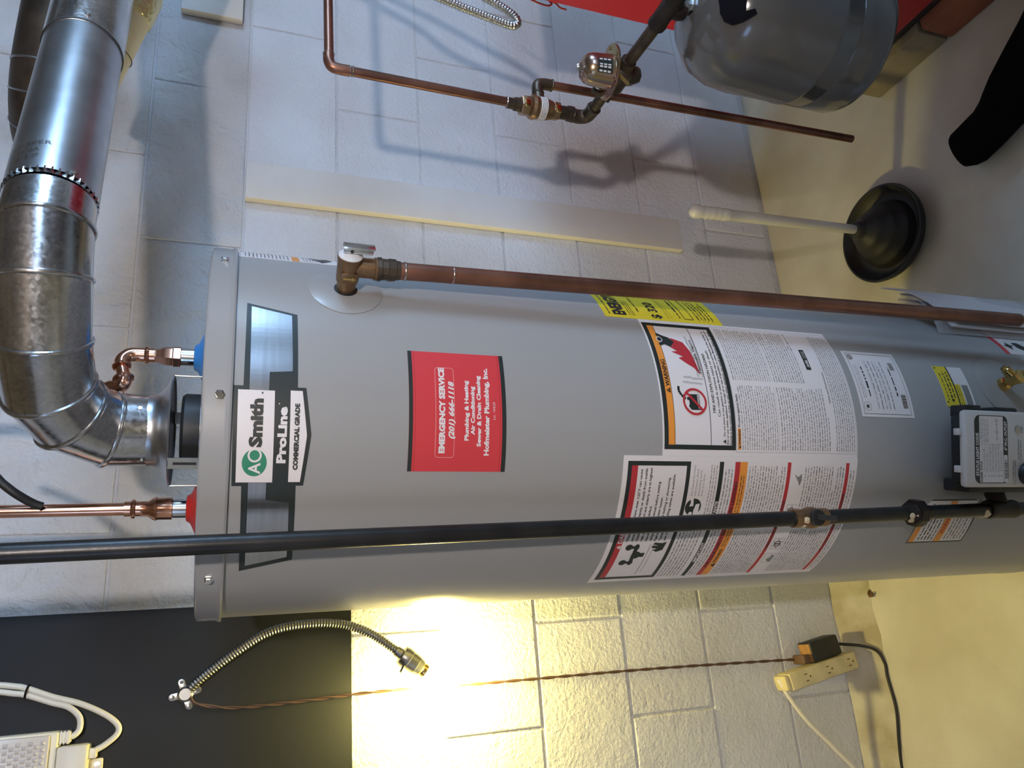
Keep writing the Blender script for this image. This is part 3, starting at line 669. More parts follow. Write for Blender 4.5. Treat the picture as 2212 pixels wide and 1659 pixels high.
# --- rating plate
rp = base_label('rating_plate', rectpts(-5.9, 0.4640, 20.2, 0.5672), 'white', label='white rating plate label')
sh = Sheet(); sh.frame(d2(-4.9), .4690, d2(19.2), .5622, .0006, 'ink', 1, 'thin_rule')
sh.disc(d2(-2.2), .5535, .0072, 'greyink', 2, 'seal', 24, r0=.0066)
star = [(d2(-2.2) + (.0045 if i % 2 == 0 else .0018) * math.cos(math.pi / 2 + i * math.pi / 5), .5535 + (.0045 if i % 2 == 0 else .0018) * math.sin(math.pi / 2 + i * math.pi / 5)) for i in range(10)]
sh.poly(star, 'ink', 3, 'seal'); sh.disc(d2(17.4), .5555, .0048, 'ink', 2, 'approval_mark', 20, r0=.0036); sh.text('SP', d2(17.4), .5537, .0034, 'ink', bold=.02)
sh.lines(d2(1), d2(14), .5580, .5510, 2, 'greyink', frac=.3); sh.lines(d2(1.5), d2(14), .5470, .5400, 1, 'ink', frac=.45)
for v in (.534, .523, .512, .501): sh.rect(d2(-3.5), v, d2(16), v + .0003, 'greyink', 2, 'thin_rule')
sh.lines(d2(-3), d2(16), .5350, .4980, 5, 'greyink', frac=.22); sh.lines(d2(2), d2(14), .4930, .4850, 1, 'ink', frac=.3)
for k in range(14):
    sh.rect(d2(-2.4) + k * .0016, .4735, d2(-2.4) + k * .0016 + random.uniform(.0005, .0011), .4830, 'ink', 2, 'barcode'); 
    if k < 10: sh.rect(d2(12.6) + k * .0014, .4760, d2(12.6) + k * .0014 + random.uniform(.0004, .001), .4850, 'greyink', 2, 'barcode')
sh.put(oncyl, rp)

# --- small yellow and white label
yl = base_label('compliance_label', rectpts(-0.9, 0.3270, 15.9, 0.3905), 'white', label='small yellow and white label')
sh = Sheet(); sh.rect(d2(-0.9), .3625, d2(15.9), .3905, 'yellow', 1, 'yellow_field'); sh.rect(d2(-0.9), .3480, d2(8.2), .3600, 'yellow', 1, 'yellow_field'); sh.rect(d2(-0.9), .3600, d2(15.9), .3628, 'ink', 2, 'border')
sh.lines(d2(1.5), d2(13), .3860, .3790, 1, 'ink'); sh.lines(d2(2.5), d2(13.5), .3780, .3650, 2, 'ink', frac=.5); sh.lines(d2(0), d2(7.5), .3585, .3500, 2, 'ink', frac=.3); sh.disc(d2(.8), .3865, .0018, 'ink', 2, 'emblem', 6); sh.disc(d2(15), .3865, .0018, 'ink', 2, 'emblem', 6); sh.disc(d2(1.6), .3740, .0030, 'ink', 2, 'emblem', 6)
sh.rect(d2(0), .3320, d2(8), .3450, 'greyink', 2, 'fine_print')
sh.put(oncyl, yl)

# --- orange banded label behind the gas pipe
gl = base_label('gas_label', [(-54.4, .3130), (-35.4, .3210), (-35.9, .4180), (-38.6, .4330), (-54.6, .4330)], 'white', label='white label with orange bands behind the gas pipe')
sh = Sheet()
for a, b, c, e in ((-54.5, .4310, -38.6, .4330), (-54.4, .3130, -35.4, .3150), (-54.6, .314, -54.0, .433), (-35.9, .322, -35.4, .418)): sh.rect(d2(a), b, d2(c), e, 'ink', 1, 'border')
sh.rect(d2(-54), .4190, d2(-39), .4300, 'orange', 2, 'orange_band'); sh.rect(d2(-54), .3630, d2(-36), .3770, 'orange', 2, 'orange_band'); sh.text('WARNING', d2(-45), .3660, .0080, 'redink', w=.045, bold=.03, lay=3)
sh.lines(d2(-53), d2(-37), .4150, .3800, 5, 'ink'); sh.lines(d2(-53), d2(-37), .3590, .3180, 6, 'greyink')
sh.put(oncyl, gl)

# --- pet and hand hazard label near the bottom
hl_ = base_label('hazard_label', rectpts(25.9, 0.05, 44, 0.1850), 'white', label='white hazard label with a red stripe')
sh = Sheet(); sh.rect(d2(25.9), .1735, d2(44), .1850, 'stickerred', 1, 'red_band')
sh.poly([(d2(28.6), .1560), (d2(30.2), .1600), (d2(31.6), .1690), (d2(32.0), .1600), (d2(34), .1580), (d2(32.2), .1530), (d2(31.4), .1460), (d2(30.6), .1530)], 'ink', 2, 'figure')
sh.poly([(d2(27.5), .1180), (d2(30), .1380), (d2(33.8), .1420), (d2(34.0), .1260), (d2(31), .1160)], 'ink', 2, 'figure'); sh.put(oncyl, hl_)

# --- orange striped label high on the right side
tl = base_label('side_label', rectpts(49.5, 1.20, 75, 1.4495), 'white', label='white side label with an orange stripe')
sh = Sheet(); sh.rect(d2(49.5), 1.3740, d2(75), 1.3835, 'orange', 1, 'orange_band'); sh.lines(d2(50.5), d2(74), 1.4440, 1.3860, 12, 'greyink'); sh.lines(d2(50.5), d2(74), 1.3700, 1.3500, 5, 'greyink')
sh.poly([(d2(50.2), 1.345), (d2(54), 1.352), (d2(57), 1.362), (d2(57), 1.345), (d2(60), 1.338), (d2(55), 1.330)], 'ink', 2, 'flame'); sh.lines(d2(50.5), d2(74), 1.3250, 1.21, 20, 'greyink'); sh.put(oncyl, tl)

# ================================================================== relief valve and its discharge pipe
TV = 31.0
dv = radial(TV); zv = 1.3225
disc = MB(); rg = []
for r_, h_ in ((0.0, 0.0014), (0.014, 0.0014), (0.0445, 0.0016), (0.0460, 0.0010), (0.0462, -0.0003)):
    rg.append([cyl(TV + math.degrees(max(r_, 1e-4) * math.cos(a) / RB), zv + max(r_, 1e-4) * math.sin(a), RB + h_) for a in [2 * math.pi * j / 56 for j in range(56)]])
disc.rings(rg, cap0=True, cap1=False)
obj('valve_trim_disc', disc, 'grey', wh)
tp = empty('relief_valve', cyl(TV, zv, RB), 'bronze relief valve with a chrome lever on the heater side', 'valve')
vo = cyl(TV, zv, RB)
obj('gasket', MB().lathe(vo, dv, [(0.0, 0.0145), (0.0022, 0.0145), (0.0028, 0.012)], 32), 'rubber', tp)
vb = MB().lathe(vo, dv, [(0.0, 0.0115), (0.012, 0.0120), (0.0145, 0.0135), (0.018, 0.0140), (0.043, 0.0148), (0.045, 0.0155), (0.0495, 0.0155)], 36)
obj('valve_body', vb, 'bronze', tp)
pc = vo + dv * 0.0345
obj('outlet', MB().lathe(pc, (0, 0, -1), [(0.008, 0.0125), (0.030, 0.0128), (0.0305, 0.0142), (0.034, 0.0142), (0.0345, 0.012)], 32), 'bronze', tp)
tt = Vector((-dv.y, dv.x, 0))
ap = vo + dv * 0.0255 - tt * 0.0128
obj('arrow_plate', MB().box((-0.0075, -0.0018, -0.010), (0.0075, 0.0018, 0.010), Matrix((dv, tt, Vector((0, 0, 1)))).transposed(), ap), 'bronze', tp, bevel=0.001)
obj('arrow', MB().prism([(-0.0012, 0.007), (0.0012, 0.007), (0.0012, -0.003), (0.003, -0.003), (0, -0.0085), (-0.003, -0.003), (-0.0012, -0.003)], ap - tt * 0.0018, dv, (0, 0, 1), -tt * 0.0008), 'brass', tp, smooth=0)
obj('printed_disc', MB().lathe(vo + dv * 0.0495, dv, [(0, 0.0148), (0.0012, 0.0148), (0.0055, 0.009), (0.0065, 0.005)], 36), 'capwhite', tp)
lo_ = vo + dv * 0.0575
Rl = Matrix((tt, dv, Vector((0, 0, 1)))).transposed()
lv = MB().box((-0.0065, -0.001, -0.028), (0.0065, 0.0006, 0.010), Rl, lo_ + dv * 0.0065).box((-0.0065, -0.0075, -0.026), (-0.0055, 0.0, 0.010), Rl, lo_ + dv * 0.0065).box((0.0055, -0.0075, -0.026), (0.0065, 0.0, 0.010), Rl, lo_ + dv * 0.0065)
lev = obj('lever', lv, 'chrome', tp, bevel=0.0006)
obj('pivot', MB().lathe(lo_ - tt * 0.0075 + dv * 0.002, tt, [(0, 0.0022), (0.015, 0.0022)], 14), 'darkmetal', lev)
obj('stem', MB().lathe(vo + dv * 0.055, dv, [(0, 0.003), (0.008, 0.003)], 14), 'brass', tp)

dp = empty('discharge_pipe', (0.45, 0.84, 0.2), 'long brown copper discharge pipe hanging down the heater right side', 'pipe')
pt = Vector((pc.x, pc.y, 1.285)); pbm = Vector((0.462, 0.826, 0.196))
ptop = Vector((pc.x, pc.y, zv - 0.033))
ax_ = (pbm - ptop).normalized()
obj('threaded_adapter', MB().lathe(ptop + Vector((0, 0, 0.006)), ax_, [(0, 0.0125), (0.006, 0.0128), (0.007, 0.0150), (0.012, 0.0152), (0.013, 0.0135), (0.0205, 0.0135), (0.0215, 0.0145), (0.030, 0.0140), (0.031, 0.0125), (0.036, 0.0120)], 10), 'darkbronze', dp, smooth=25)
obj('tube', MB().tube([ptop, ptop + (pbm - ptop) * 0.3, ptop + (pbm - ptop) * 0.65, pbm], 0.0111, 28), 'copper_old', dp)
obj('solder_ring', MB().torus(ptop + ax_ * 0.036, ax_, 0.0112, 0.0014, 28), 'solder', dp)
obj('solder_ring', MB().torus(ptop + ax_ * 0.098, ax_, 0.0109, 0.0008, 28), 'solder', dp)

# ================================================================== gas pipe, valve, union, tee
gp = empty('gas_pipe', (0.14, 0.858, 0.29), 'black iron gas pipe running down the front of the heater', 'pipe')
g0, g1 = Vector((0.1080, 0.8634, 2.30)), Vector((0.1455, 0.858, 0.325))
gat = lambda z: g0 + (g1 - g0) * ((g0.z - z) / (g0.z - g1.z))
gd = (g1 - g0).normalized(); RG = 0.0103
obj('upper_length', MB().tube([gat(2.30), gat(1.2), gat(0.71)], RG, 28), 'iron', gp)
obj('middle_length', MB().tube([gat(0.71), gat(0.50)], RG, 28), 'iron', gp)
obj('lower_length', MB().tube([gat(0.50), gat(0.345)], RG, 28), 'iron', gp)
vl = obj('gas_cock', MB().lathe(gat(0.722), gd, [(0, 0.0125), (0.010, 0.0130), (0.0105, 0.0115), (0.018, 0.0125), (0.026, 0.0150), (0.036, 0.0150), (0.042, 0.0125), (0.048, 0.0130), (0.056, 0.0128)], 24), 'bronze', gp)
vfr = (Vector((0, 0, 0)) - Vector((gat(.69).x, gat(.69).y, 0))).normalized()
cc = gat(0.692)
obj('plug', MB().lathe(cc, vfr, [(0.010, 0.0115), (0.018, 0.0110), (0.0185, 0.0095), (0.0200, 0.0095)], 24), 'blackplastic', vl)
sd_ = Vector((0, 0, 1)).cross(vfr)
obj('flat_handle', MB().box((-0.0035, 0, -0.022), (0.0035, 0.0085, 0.006), Matrix((sd_, vfr, Vector((0.10, 0, 1)).normalized())).transposed(), cc + vfr * 0.0195), 'darkmetal', vl, bevel=0.0008)
un = obj('union', MB().lathe(gat(0.520), gd, [(0, 0.0115), (0.010, 0.0120), (0.0165, 0.0155), (0.017, 0.0205), (0.030, 0.0205), (0.0305, 0.0160), (0.038, 0.0125), (0.046, 0.0122)], 8), 'iron_fit', gp, smooth=25)
def dope(c, d, r, parent, n=7):
    mb = MB()
    for i in range(n):
        a = random.uniform(1.9, 4.2); u, w = Vector((-1, -0.2, 0)).normalized(), Vector((0, -1, 0.1)).normalized()
        e = (u * math.cos(a - 3.05) + w * math.sin(a - 3.05) * 0.9).normalized()
        p = c + e * r + d * random.uniform(-0.009, 0.009)
        mb.lathe(p - e * 0.002, e, [(0, 0.005), (0.0018, 0.0045), (0.003, 0.002)], 7)
    obj('dried_sealant', mb, 'dope', parent)
dope(gat(0.510), gd, 0.0125, gp); dope(gat(0.355), gd, 0.0112, gp, 5); dope(gat(0.712), gd, 0.0122, gp, 3)
te = gat(0.322)
obj('tee', MB().lathe(te + Vector((0, 0, 0.030)), (0, 0, -1), [(0, 0.0135), (0.004, 0.0145), (0.010, 0.0140), (0.050, 0.0140), (0.056, 0.0145), (0.060, 0.0135)], 24).lathe(te, (0.98, 0.10, 0), [(0.008, 0.0135), (0.022, 0.0140), (0.028, 0.0145), (0.0285, 0.0115), (0.030, 0.010)], 24), 'iron_fit', gp)
obj('side_nipple', MB().tube([te + Vector((0.02, 0.0005, 0)), te + Vector((0.062, 0.004, 0))], 0.0100, 20), 'iron_fit', gp)
obj('drip_leg', MB().tube([te - Vector((0, 0, 0.028)), te - Vector((0, 0, 0.13))], RG, 20), 'iron', gp)

# ================================================================== gas control on the heater
TC = -16.0; gn = radial(TC); gt = Vector((-gn.y, gn.x, 0)); gz = Vector((0, 0, 1))
gc = empty('gas_control', cyl(TC, 0.30, RB), 'grey and black gas control unit with a status light table', 'gas valve')
RC = Matrix((gt, gn, gz)).transposed()
def gbox(name, a, b, m, par=gc, bev=0.002): return obj(name, MB().box(a, b, RC, Vector((AX.x, AX.y, 0))), m, par, bevel=bev)
gbox('rear_housing', (-0.050, RB + 0.036, 0.275), (0.049, RB + 0.066, 0.4400), 'blackplastic', bev=0.006)
gbox('mounting_neck', (-0.036, RB - 0.012, 0.275), (0.036, RB + 0.040, 0.384), 'blackplastic', bev=0.006)
gbox('housing_ear', (0.045, RB + 0.030, 0.402), (0.0635, RB + 0.060, 0.432), 'blackplastic', bev=0.003)
gbox('housing_ear', (0.045, RB + 0.030, 0.326), (0.0620, RB + 0.060, 0.372), 'blackplastic', bev=0.004)
gbox('inlet_block', (-0.066, RB + 0.010, 0.296), (-0.046, RB + 0.056, 0.425), 'blackplastic', bev=0.004)
cov = gbox('front_cover', (-0.0570, RB + 0.0620, 0.275), (0.0550, RB + 0.075, 0.4535), 'greyplastic', bev=0.005)
gbox('cover_tab', (0.018, RB + 0.058, 0.452), (0.028, RB + 0.068, 0.4585), 'greyplastic', cov, 0.001); gbox('cover_tab', (-0.036, RB + 0.058, 0.452), (-0.026, RB + 0.068, 0.4585), 'greyplastic', cov, 0.001)
FR = RB + 0.0751
def onface(u, v, h): return Vector((AX.x, AX.y, 0)) + gt * u + gn * (FR + h) + gz * v
kn = obj('temperature_knob', MB().lathe(onface(-0.037, 0.333, 0), gn, [(0, 0.0165), (0.010, 0.0150), (0.012, 0.013)], 24), 'blackplastic', gc)
obj('igniter_button', MB().lathe(onface(0.029, 0.3490, 0), gn, [(0, 0.0060), (0.0006, 0.0060), (0.0012, 0.0048), (0.0013, 0.0)], 20), 'steel', gc)
sh = Sheet(); U0, U1, V0, V1 = -0.0505, 0.0365, 0.3735, 0.4330
def rr_(u0, v0, u1, v1, r):
    out = []
    for cx_, cy_, t0 in ((u1 - r, v1 - r, 0), (u0 + r, v1 - r, 90), (u0 + r, v0 + r, 180), (u1 - r, v0 + r, 270)): out += [(cx_ + r * math.cos(math.radians(t0 + i * 18)), cy_ + r * math.sin(math.radians(t0 + i * 18))) for i in range(6)]
    return out
sh.poly(rr_(U0, V0, U1, V1, 0.0085), 'ink', 1, 'table_border')
sh.poly(rr_(U0 + 0.0010, V0 + 0.0085, U1 - 0.0010, V1 - 0.0085, 0.0012), 'white', 2, 'status_table')
sh.poly(rr_(U0 + 0.0015, V0 + 0.0012, U0 + 0.0365, V0 + 0.0078, 0.0015), 'white', 2, 'status_table')
sh.text('STATUS LIGHT CODE', U0 + 0.0095, V1 - 0.0068, 0.0046, 'white', w=0.0545, bold=0.04, align='l', lay=3)
sh.text('4" W.C. OUTLET', U0 + 0.0420, V0 + 0.0020, 0.0043, 'white', w=0.0385, bold=0.04, align='l', lay=3)
zt = V1 - 0.0085
sh.text('FLASHES', U0 + 0.0018, zt - 0.0040, 0.0028, 'ink', w=0.0125, bold=0.04, align='l', lay=3); sh.text('STATUS', U0 + 0.0170, zt - 0.0040, 0.0028, 'ink', w=0.0110, bold=0.04, align='l', lay=3)
for i in range(8): sh.rect(U0 + 0.0010, zt - 0.0047 - i * 0.0050 + .0001, U0 + 0.0500, zt - 0.0050 - i * 0.0050 + .0001, 'greyink', 3, 'thin_rule')
sh.rect(U0 + 0.0158, V0 + 0.0085, U0 + 0.0161, zt, 'greyink', 3, 'thin_rule'); sh.rect(U0 + 0.0500, V0 + 0.0085, U0 + 0.0503, zt, 'greyink', 3, 'thin_rule')
for i, t_ in enumerate(('Control Satisfied / Off', 'Normal Operation', 'Thermopile Voltage Low', 'High Temperature Shutdown', 'Temperature Sensor Failure', 'Gas Control or Valve Failure', 'Flame Sensing Error')):
    sh.text(t_, U0 + 0.0170, zt - 0.0088 - i * 0.0050, 0.0026, 'greyink', w=(.027, .021, .030, .033, .032, .033, .025)[i], bold=0.0, align='l', lay=3)
    sh.text('01247 8'[i].replace(' ', '6'), U0 + 0.0095, zt - 0.0088 - i * 0.0050, 0.0022, 'ink', bold=.02, lay=3)
sh.lines(U0 + 0.0520, U1 - 0.0040, zt - 0.0012, zt - 0.0165, 5, 'greyink', lay=3, frac=.3)
for du in (0.0655, 0.0805):
    a_, b_ = U0 + du, V0 + 0.0200; sh.disc(a_, b_, .0016, 'ink', 3, 'sun_symbol', 12, r0=.0011)
    for k in range(8): sh.rect(a_ + .0028 * math.cos(k * .785) - .0003, b_ + .0028 * math.sin(k * .785) - .0003, a_ + .0028 * math.cos(k * .785) + .0003, b_ + .0028 * math.sin(k * .785) + .0003, 'ink', 3, 'sun_symbol')
sh.lines(U0 + 0.055, U0 + 0.062, V0 + .0212, V0 + .0188, 1, 'ink', lay=3); sh.lines(U0 + 0.069, U0 + 0.077, V0 + .0212, V0 + .0188, 1, 'ink', lay=3)
for k in range(18): sh.rect(U0 + 0.0060 + k * .0014, V0 + 0.0020, U0 + 0.0060 + k * .0014 + random.uniform(.0004, .001), V0 + 0.0066, 'ink', 3, 'barcode')
sh.lines(-0.052, -0.020, 0.3665, 0.3590, 2, 'greyink', lay=3, frac=.35); sh.lines(-0.020, 0.006, 0.3560, 0.3480, 2, 'greyink', lay=3, frac=.3); sh.lines(0.015, 0.024, 0.3490, 0.3455, 1, 'greyink', lay=3, frac=.5)
sh.put(lambda a, b, h: onface(-0.0510 + (a - U0) * 0.0990 / 0.0870, 0.3700 + (b - V0) * 0.0675 / 0.0595, h), cov, 0.0002, 0.0001)

# brass drain valve with its trim disc
TD, zd = 9.0, 0.250; ddv = radial(TD); td = Vector((-ddv.y, ddv.x, 0))
disc = MB(); rg = []
for r_, h_ in ((1e-4, 0.0012), (0.014, 0.0012), (0.0520, 0.0014), (0.0535, 0.0008), (0.0537, -0.0003)):
    rg.append([cyl(TD + math.degrees(r_ * math.cos(a) / RB), zd + r_ * math.sin(a), RB + h_) for a in [2 * math.pi * j / 48 for j in range(48)]])
disc.rings(rg, cap1=False); obj('drain_trim_disc', disc, 'grey', wh)
dr = empty('drain_valve', cyl(TD, zd), 'small yellow brass drain valve low on the heater front', 'valve')
do = cyl(TD, zd)
obj('valve_body', MB().lathe(do, ddv, [(0, 0.012), (0.010, 0.0115), (0.014, 0.0095), (0.022, 0.0105), (0.034, 0.0110), (0.038, 0.009)], 8), 'brass', dr, smooth=25)
obj('hose_outlet', MB().tube(spline([do + ddv * 0.024, do + ddv * 0.030 - gz * 0.010, do + ddv * 0.036 - gz * 0.024], 5), 0.0105, 18), 'brass', dr)
obj('stem_boss', MB().lathe(do + ddv * 0.026, (td + gz * 0.9).normalized(), [(0.004, 0.0085), (0.020, 0.0075), (0.022, 0.0055), (0.026, 0.005)], 12), 'brass', dr)

# manual in a clear bag taped to the right side
mn = empty('manual_bag', cyl(46, 0.06, RB), 'white folded manuals in a clear bag taped low on the heater', 'manual')
for j, (a0, a1, h0, h1, z0, z1) in enumerate(((38.0, 60, 0.012, 0.030, 0.03, 0.275), (39.0, 62, 0.022, 0.040, 0.03, 0.262), (40.5, 64, 0.032, 0.048, 0.03, 0.30))):
    mb = MB(); rs_ = []
    for i in range(9):
        t = i / 8; a = a0 + (a1 - a0) * t; h = h0 + (h1 - h0) * math.sin(t * 1.8); w_ = 0.0025
        zt_ = z1 + 0.03 * t
        rs_.append([cyl(a, z0, RB + h), cyl(a, z0, RB + h + w_), cyl(a, zt_, RB + h + w_), cyl(a, zt_, RB + h)])
    mb.rings(rs_); obj('booklet', mb, 'paper', mn, smooth=30)
mb = MB(); rs_ = []
for i in range(14):
    t = i / 13; a = 36.5 + 28 * t; h = 0.003 + 0.050 * math.sin(min(1, t * 1.5) * 1.57)
    rs_.append([cyl(a, 0.025, RB + h), cyl(a, 0.025, RB + h + .0003), cyl(a, 0.305 + .02 * t, RB + h * .8 + .0003), cyl(a, 0.305 + .02 * t, RB + h * .8)])
mb.rings(rs_); obj('bag_film', mb, 'film', mn)

# ================================================================== flue
fp = empty('flue_pipe', (AX.x, AX.y, 1.54), 'galvanised flue pipe with a gored elbow above the water heater', 'flue')
FP = [Vector(p) for p in ((0.311, 1.093, 1.541), (0.309, 1.086, 1.598), (0.319, 1.051, 1.639), (0.337, 1.012, 1.657), (0.379, 0.963, 1.660), (0.445, 0.928, 1.661), (0.505, 0.918, 1.663), (0.540, 0.924, 1.663))]
RF = [0.0470, 0.0480, 0.0495, 0.0505, 0.0508, 0.0508, 0.0508, 0.0500]
def mitre(i):
    a = (FP[i] - FP[i - 1]).normalized() if i else (FP[1] - FP[0]).normalized()
    b = (FP[i + 1] - FP[i]).normalized() if i < len(FP) - 1 else a
    return (a + b).normalized()
def ring_at(p, axis, plane, r, n=56):
    u, w = frame(axis); out = []
    for j in range(n):
        a = 2 * math.pi * j / n; q = p + (u * math.cos(a) + w * math.sin(a)) * r
        out.append(q + axis * (-(q - p).dot(plane) / axis.dot(plane)))
    return out
for i in range(len(FP) - 1):
    ax = (FP[i + 1] - FP[i]).normalized(); n0, n1 = mitre(i), mitre(i + 1)
    g = obj('riser' if i == 0 else 'gore', MB().rings([ring_at(FP[i], ax, n0, RF[i]), ring_at(FP[i] * .5 + FP[i + 1] * .5, ax, (n0 + n1).normalized(), (RF[i] + RF[i + 1]) / 2), ring_at(FP[i + 1], ax, n1, RF[i + 1])], False, False), 'galv', fp, smooth=60)
    if i:
        mb = MB(); rgs = []
        axm = mitre(i)
        base = ring_at(FP[i], ax, n0, RF[i]); c = FP[i]
        for k in range(8):
            b = 2 * math.pi * k / 8
            rgs.append([q + (q - c).normalized() * (0.0004 + 0.0026 * math.cos(b)) + axm * 0.0034 * math.sin(b) for q in base])
        mb.rings(rgs, closed=True); obj('seam', mb, 'galv', g)
# crimped end, straight run, sleeve beyond
e0 = FP[-1]; ed = (Vector((0.827, 1.019, 1.671)) - e0).normalized()
cr = MB(); n = 84; u, w = frame(ed); rgs = []
for t, amp in ((-0.004, 0.0), (0.001, 0.0016), (0.006, 0.0016), (0.008, 0.0002)):
    rgs.append([e0 + ed * t + (u * math.cos(a) + w * math.sin(a)) * (0.0500 + amp * (1 if (j // 1) % 2 else -1)) for j, a in enumerate([2 * math.pi * j / n for j in range(n)])])
cr.rings(rgs, False, False); obj('crimped_end', cr, 'galv', fp, smooth=20)
e1 = e0 + ed * 0.335
st = obj('straight_run', MB().lathe(e0, ed, [(0.003, 0.0508), (0.20, 0.0508), (0.328, 0.0508), (0.329, 0.0520), (0.333, 0.0520), (0.335, 0.0508)], 64, False, False), 'galvsmooth', fp)
def fl_pt(t, r, a):
    return e0 + ed * t + (u * math.cos(a) + w * math.sin(a)) * r
ex_ = e1 + ed * 0.20 + Vector((0.02, 0.03, 0))
obj('next_section', MB().lathe(e1, ed, [(-0.006, 0.0515), (0.0, 0.0522), (0.09, 0.0530), (0.25, 0.0540), (0.42, 0.0540)], 64, False, False), 'galv', fp)
obj('section_rim', MB().torus(e1 - ed * 0.006, ed, 0.0519, 0.0010, 56), 'darkmetal', fp)
for t, a, par in ((0.343, 1.75, None), (0.009, 2.15, None)):
    p = e0 + ed * t
    q = p + (u * math.cos(a) + w * math.sin(a)) * 0.0515 if t > 0 else None
    if q is None: continue
    e = (q - p).normalized(); obj('screw', MB().lathe(q, e, [(0, 0.0042), (0.001, 0.0042), (0.0012, 0.0032), (0.004, 0.003)], 6), 'steel', fp, smooth=25)
for th, zz in ((18, 1.560), (-70, 1.556)):
    d = radial(th); obj('screw', MB().lathe(Vector((AX.x, AX.y, zz)) + d * 0.0470, d, [(0, 0.0036), (0.001, 0.0036), (0.0012, 0.0028), (0.004, 0.0026)], 6), 'steel', fp, smooth=25)
# riveted tab on the elbow
tq = Vector((0.355, 0.985, 1.66)); 
# stamped characters, barely legible, on the straight run
sh = Sheet(); 
for row, (t_, wd) in enumerate((('JUNIPER', .050), ('30 GA', .026), ('617', .028))):
    sh.text(t_, 0.0, 0.0 - row * 0.0125, 0.0070, 'chrome', w=wd, bold=0.0, lay=1, name='stamped_lettering')
def onrun(uu, vv, h):
    a = 1.12 + uu / 0.0508
    return fl_pt(0.046 + vv, 0.0508 + h, a)
sh.put(onrun, st, 0.0002, 0.0002)

# flared cone hugging the new flue's end and the cream duct behind
cd_ = empty('cream_duct', (1.05, 1.24, 1.60), 'cream wrapped duct with torn foil tape behind the flue pipe', 'duct')
c0, c1 = Vector((0.955, 1.235, 1.690)), Vector((1.36, 1.20, 1.585))
cF = Vector((1.62, 1.178, 1.518))
obj('duct_wrap', MB().tube([c0, c0 * .6 + c1 * .4, c1, cF], [0.030, 0.037, 0.042, 0.042], 32), 'cream_pipe', cd_)
cdd = (c1 - c0).normalized()
obj('foil_tape', MB().lathe(c0 + cdd * 0.155, cdd, [(0, 0.0375), (0.004, 0.040), (0.05, 0.0415), (0.06, 0.041)], 24), 'foil', cd_)
obj('tie_wire', MB().torus(c0 + cdd * 0.075, cdd, 0.0345, 0.0009, 32, 6), 'darkmetal', cd_)
of = empty('old_flue', (1.0, 1.4, 1.8), 'dull brown old flue pipe entering the wall behind the galvanised flue', 'flue')
o0, o1 = Vector((1.085, YW - 0.01, 1.815)), Vector((1.50, 1.33, 1.765))
op = spline([(1.035, YW + 0.0, 1.812), (1.045, 1.50, 1.812), (1.085, 1.445, 1.808), (1.16, 1.405, 1.800), (1.32, 1.37, 1.785), (1.62, 1.33, 1.76)], 8)
obj('pipe', MB().tube(op, 0.066, 40), 'oldflue', of)
for t in (10, 16, 21):
    d = (op[t + 1] - op[t]).normalized(); obj('seam', MB().torus(op[t], d, 0.066, 0.0022, 44), 'galvsmooth', of)

# ================================================================== wall boards
tag(obj('wall_board', MB().box((0.9765, YW - 0.020, 0.318), (1.070, YW - 0.001, 1.438)), 'board', bevel=0.0015), 'tall white painted board fixed upright on the block wall', 'board')
tag(obj('short_board', MB().box((1.462, YW - 0.020, 1.46), (1.62, YW - 0.001, 1.596)), 'board', bevel=0.0015), 'short white board high on the wall above the copper pipes', 'board')
tag(obj('backboard', MB().box((-0.75, YW - 0.020, 1.214), (0.112, YW - 0.001, 2.10)), 'panel', bevel=0.001), 'large dark painted plywood board on the wall holding the lamp', 'board')

# ================================================================== gooseneck lamp
gl_ = empty('gooseneck_lamp', (-0.034, 1.55, 1.50), 'flexible steel gooseneck lamp with its lit bulb on the dark board', 'lamp')
path = spline([(-0.034, 1.549, 1.501), (-0.013, 1.537, 1.480), (0.025, 1.526, 1.428), (0.059, 1.521, 1.367), (0.069, 1.522, 1.304), (0.065, 1.523, 1.236), (0.045, 1.523, 1.183), (0.015, 1.523, 1.140), (0.004, 1.523, 1.125)], 14)
fine = resample(path, 0.0008)
obj('flexible_arm', MB().tube(fine, [0.0078 + 0.0007 * math.sin(2 * math.pi * i * 0.0008 / 0.0052) for i in range(len(fine))], 14), 'armsteel', gl_, smooth=80)
br = MB(); bo = Vector((-0.034, YW - 0.0205, 1.501))
brk = obj('wall_bracket', MB().lathe(bo, (0, -1, 0), [(0, 0.013), (0.004, 0.013), (0.006, 0.0105), (0.014, 0.0095)], 28), 'armsteel', gl_)
for ang in (20, 100, 200, 285):
    a = math.radians(ang); d = Vector((math.cos(a), 0, math.sin(a))); t = Vector((-math.sin(a), 0, math.cos(a)))
    outl = [(0.006, -0.006), (0.018, -0.0055)] + [(0.021 + 0.0058 * math.sin(math.radians(k)), -0.0058 * math.cos(math.radians(k))) for k in range(0, 181, 30)] + [(0.018, 0.0055), (0.006, 0.006)]
    er = obj('bracket_ear', MB().prism(outl, bo, d, t, (0, -0.002, 0)), 'steel', gl_, bevel=0.0004)
    if ang in (100, 200): obj('screw', MB().lathe(bo + d * 0.021 + Vector((0, -0.002, 0)), (0, -1, 0), [(0, 0.0040), (0.0015, 0.0034), (0.0018, 0.001)], 14), 'chrome', er)
    else: obj('hole', MB().lathe(bo + d * 0.021 + Vector((0, -0.002, 0)), (0, -1, 0), [(0, 0.0030), (0.0002, 0.0030)], 14), 'darkmetal', er)
so = Vector((0.003, 1.523, 1.124)); sdir = Vector((-0.60, 0.0, -0.80)).normalized()
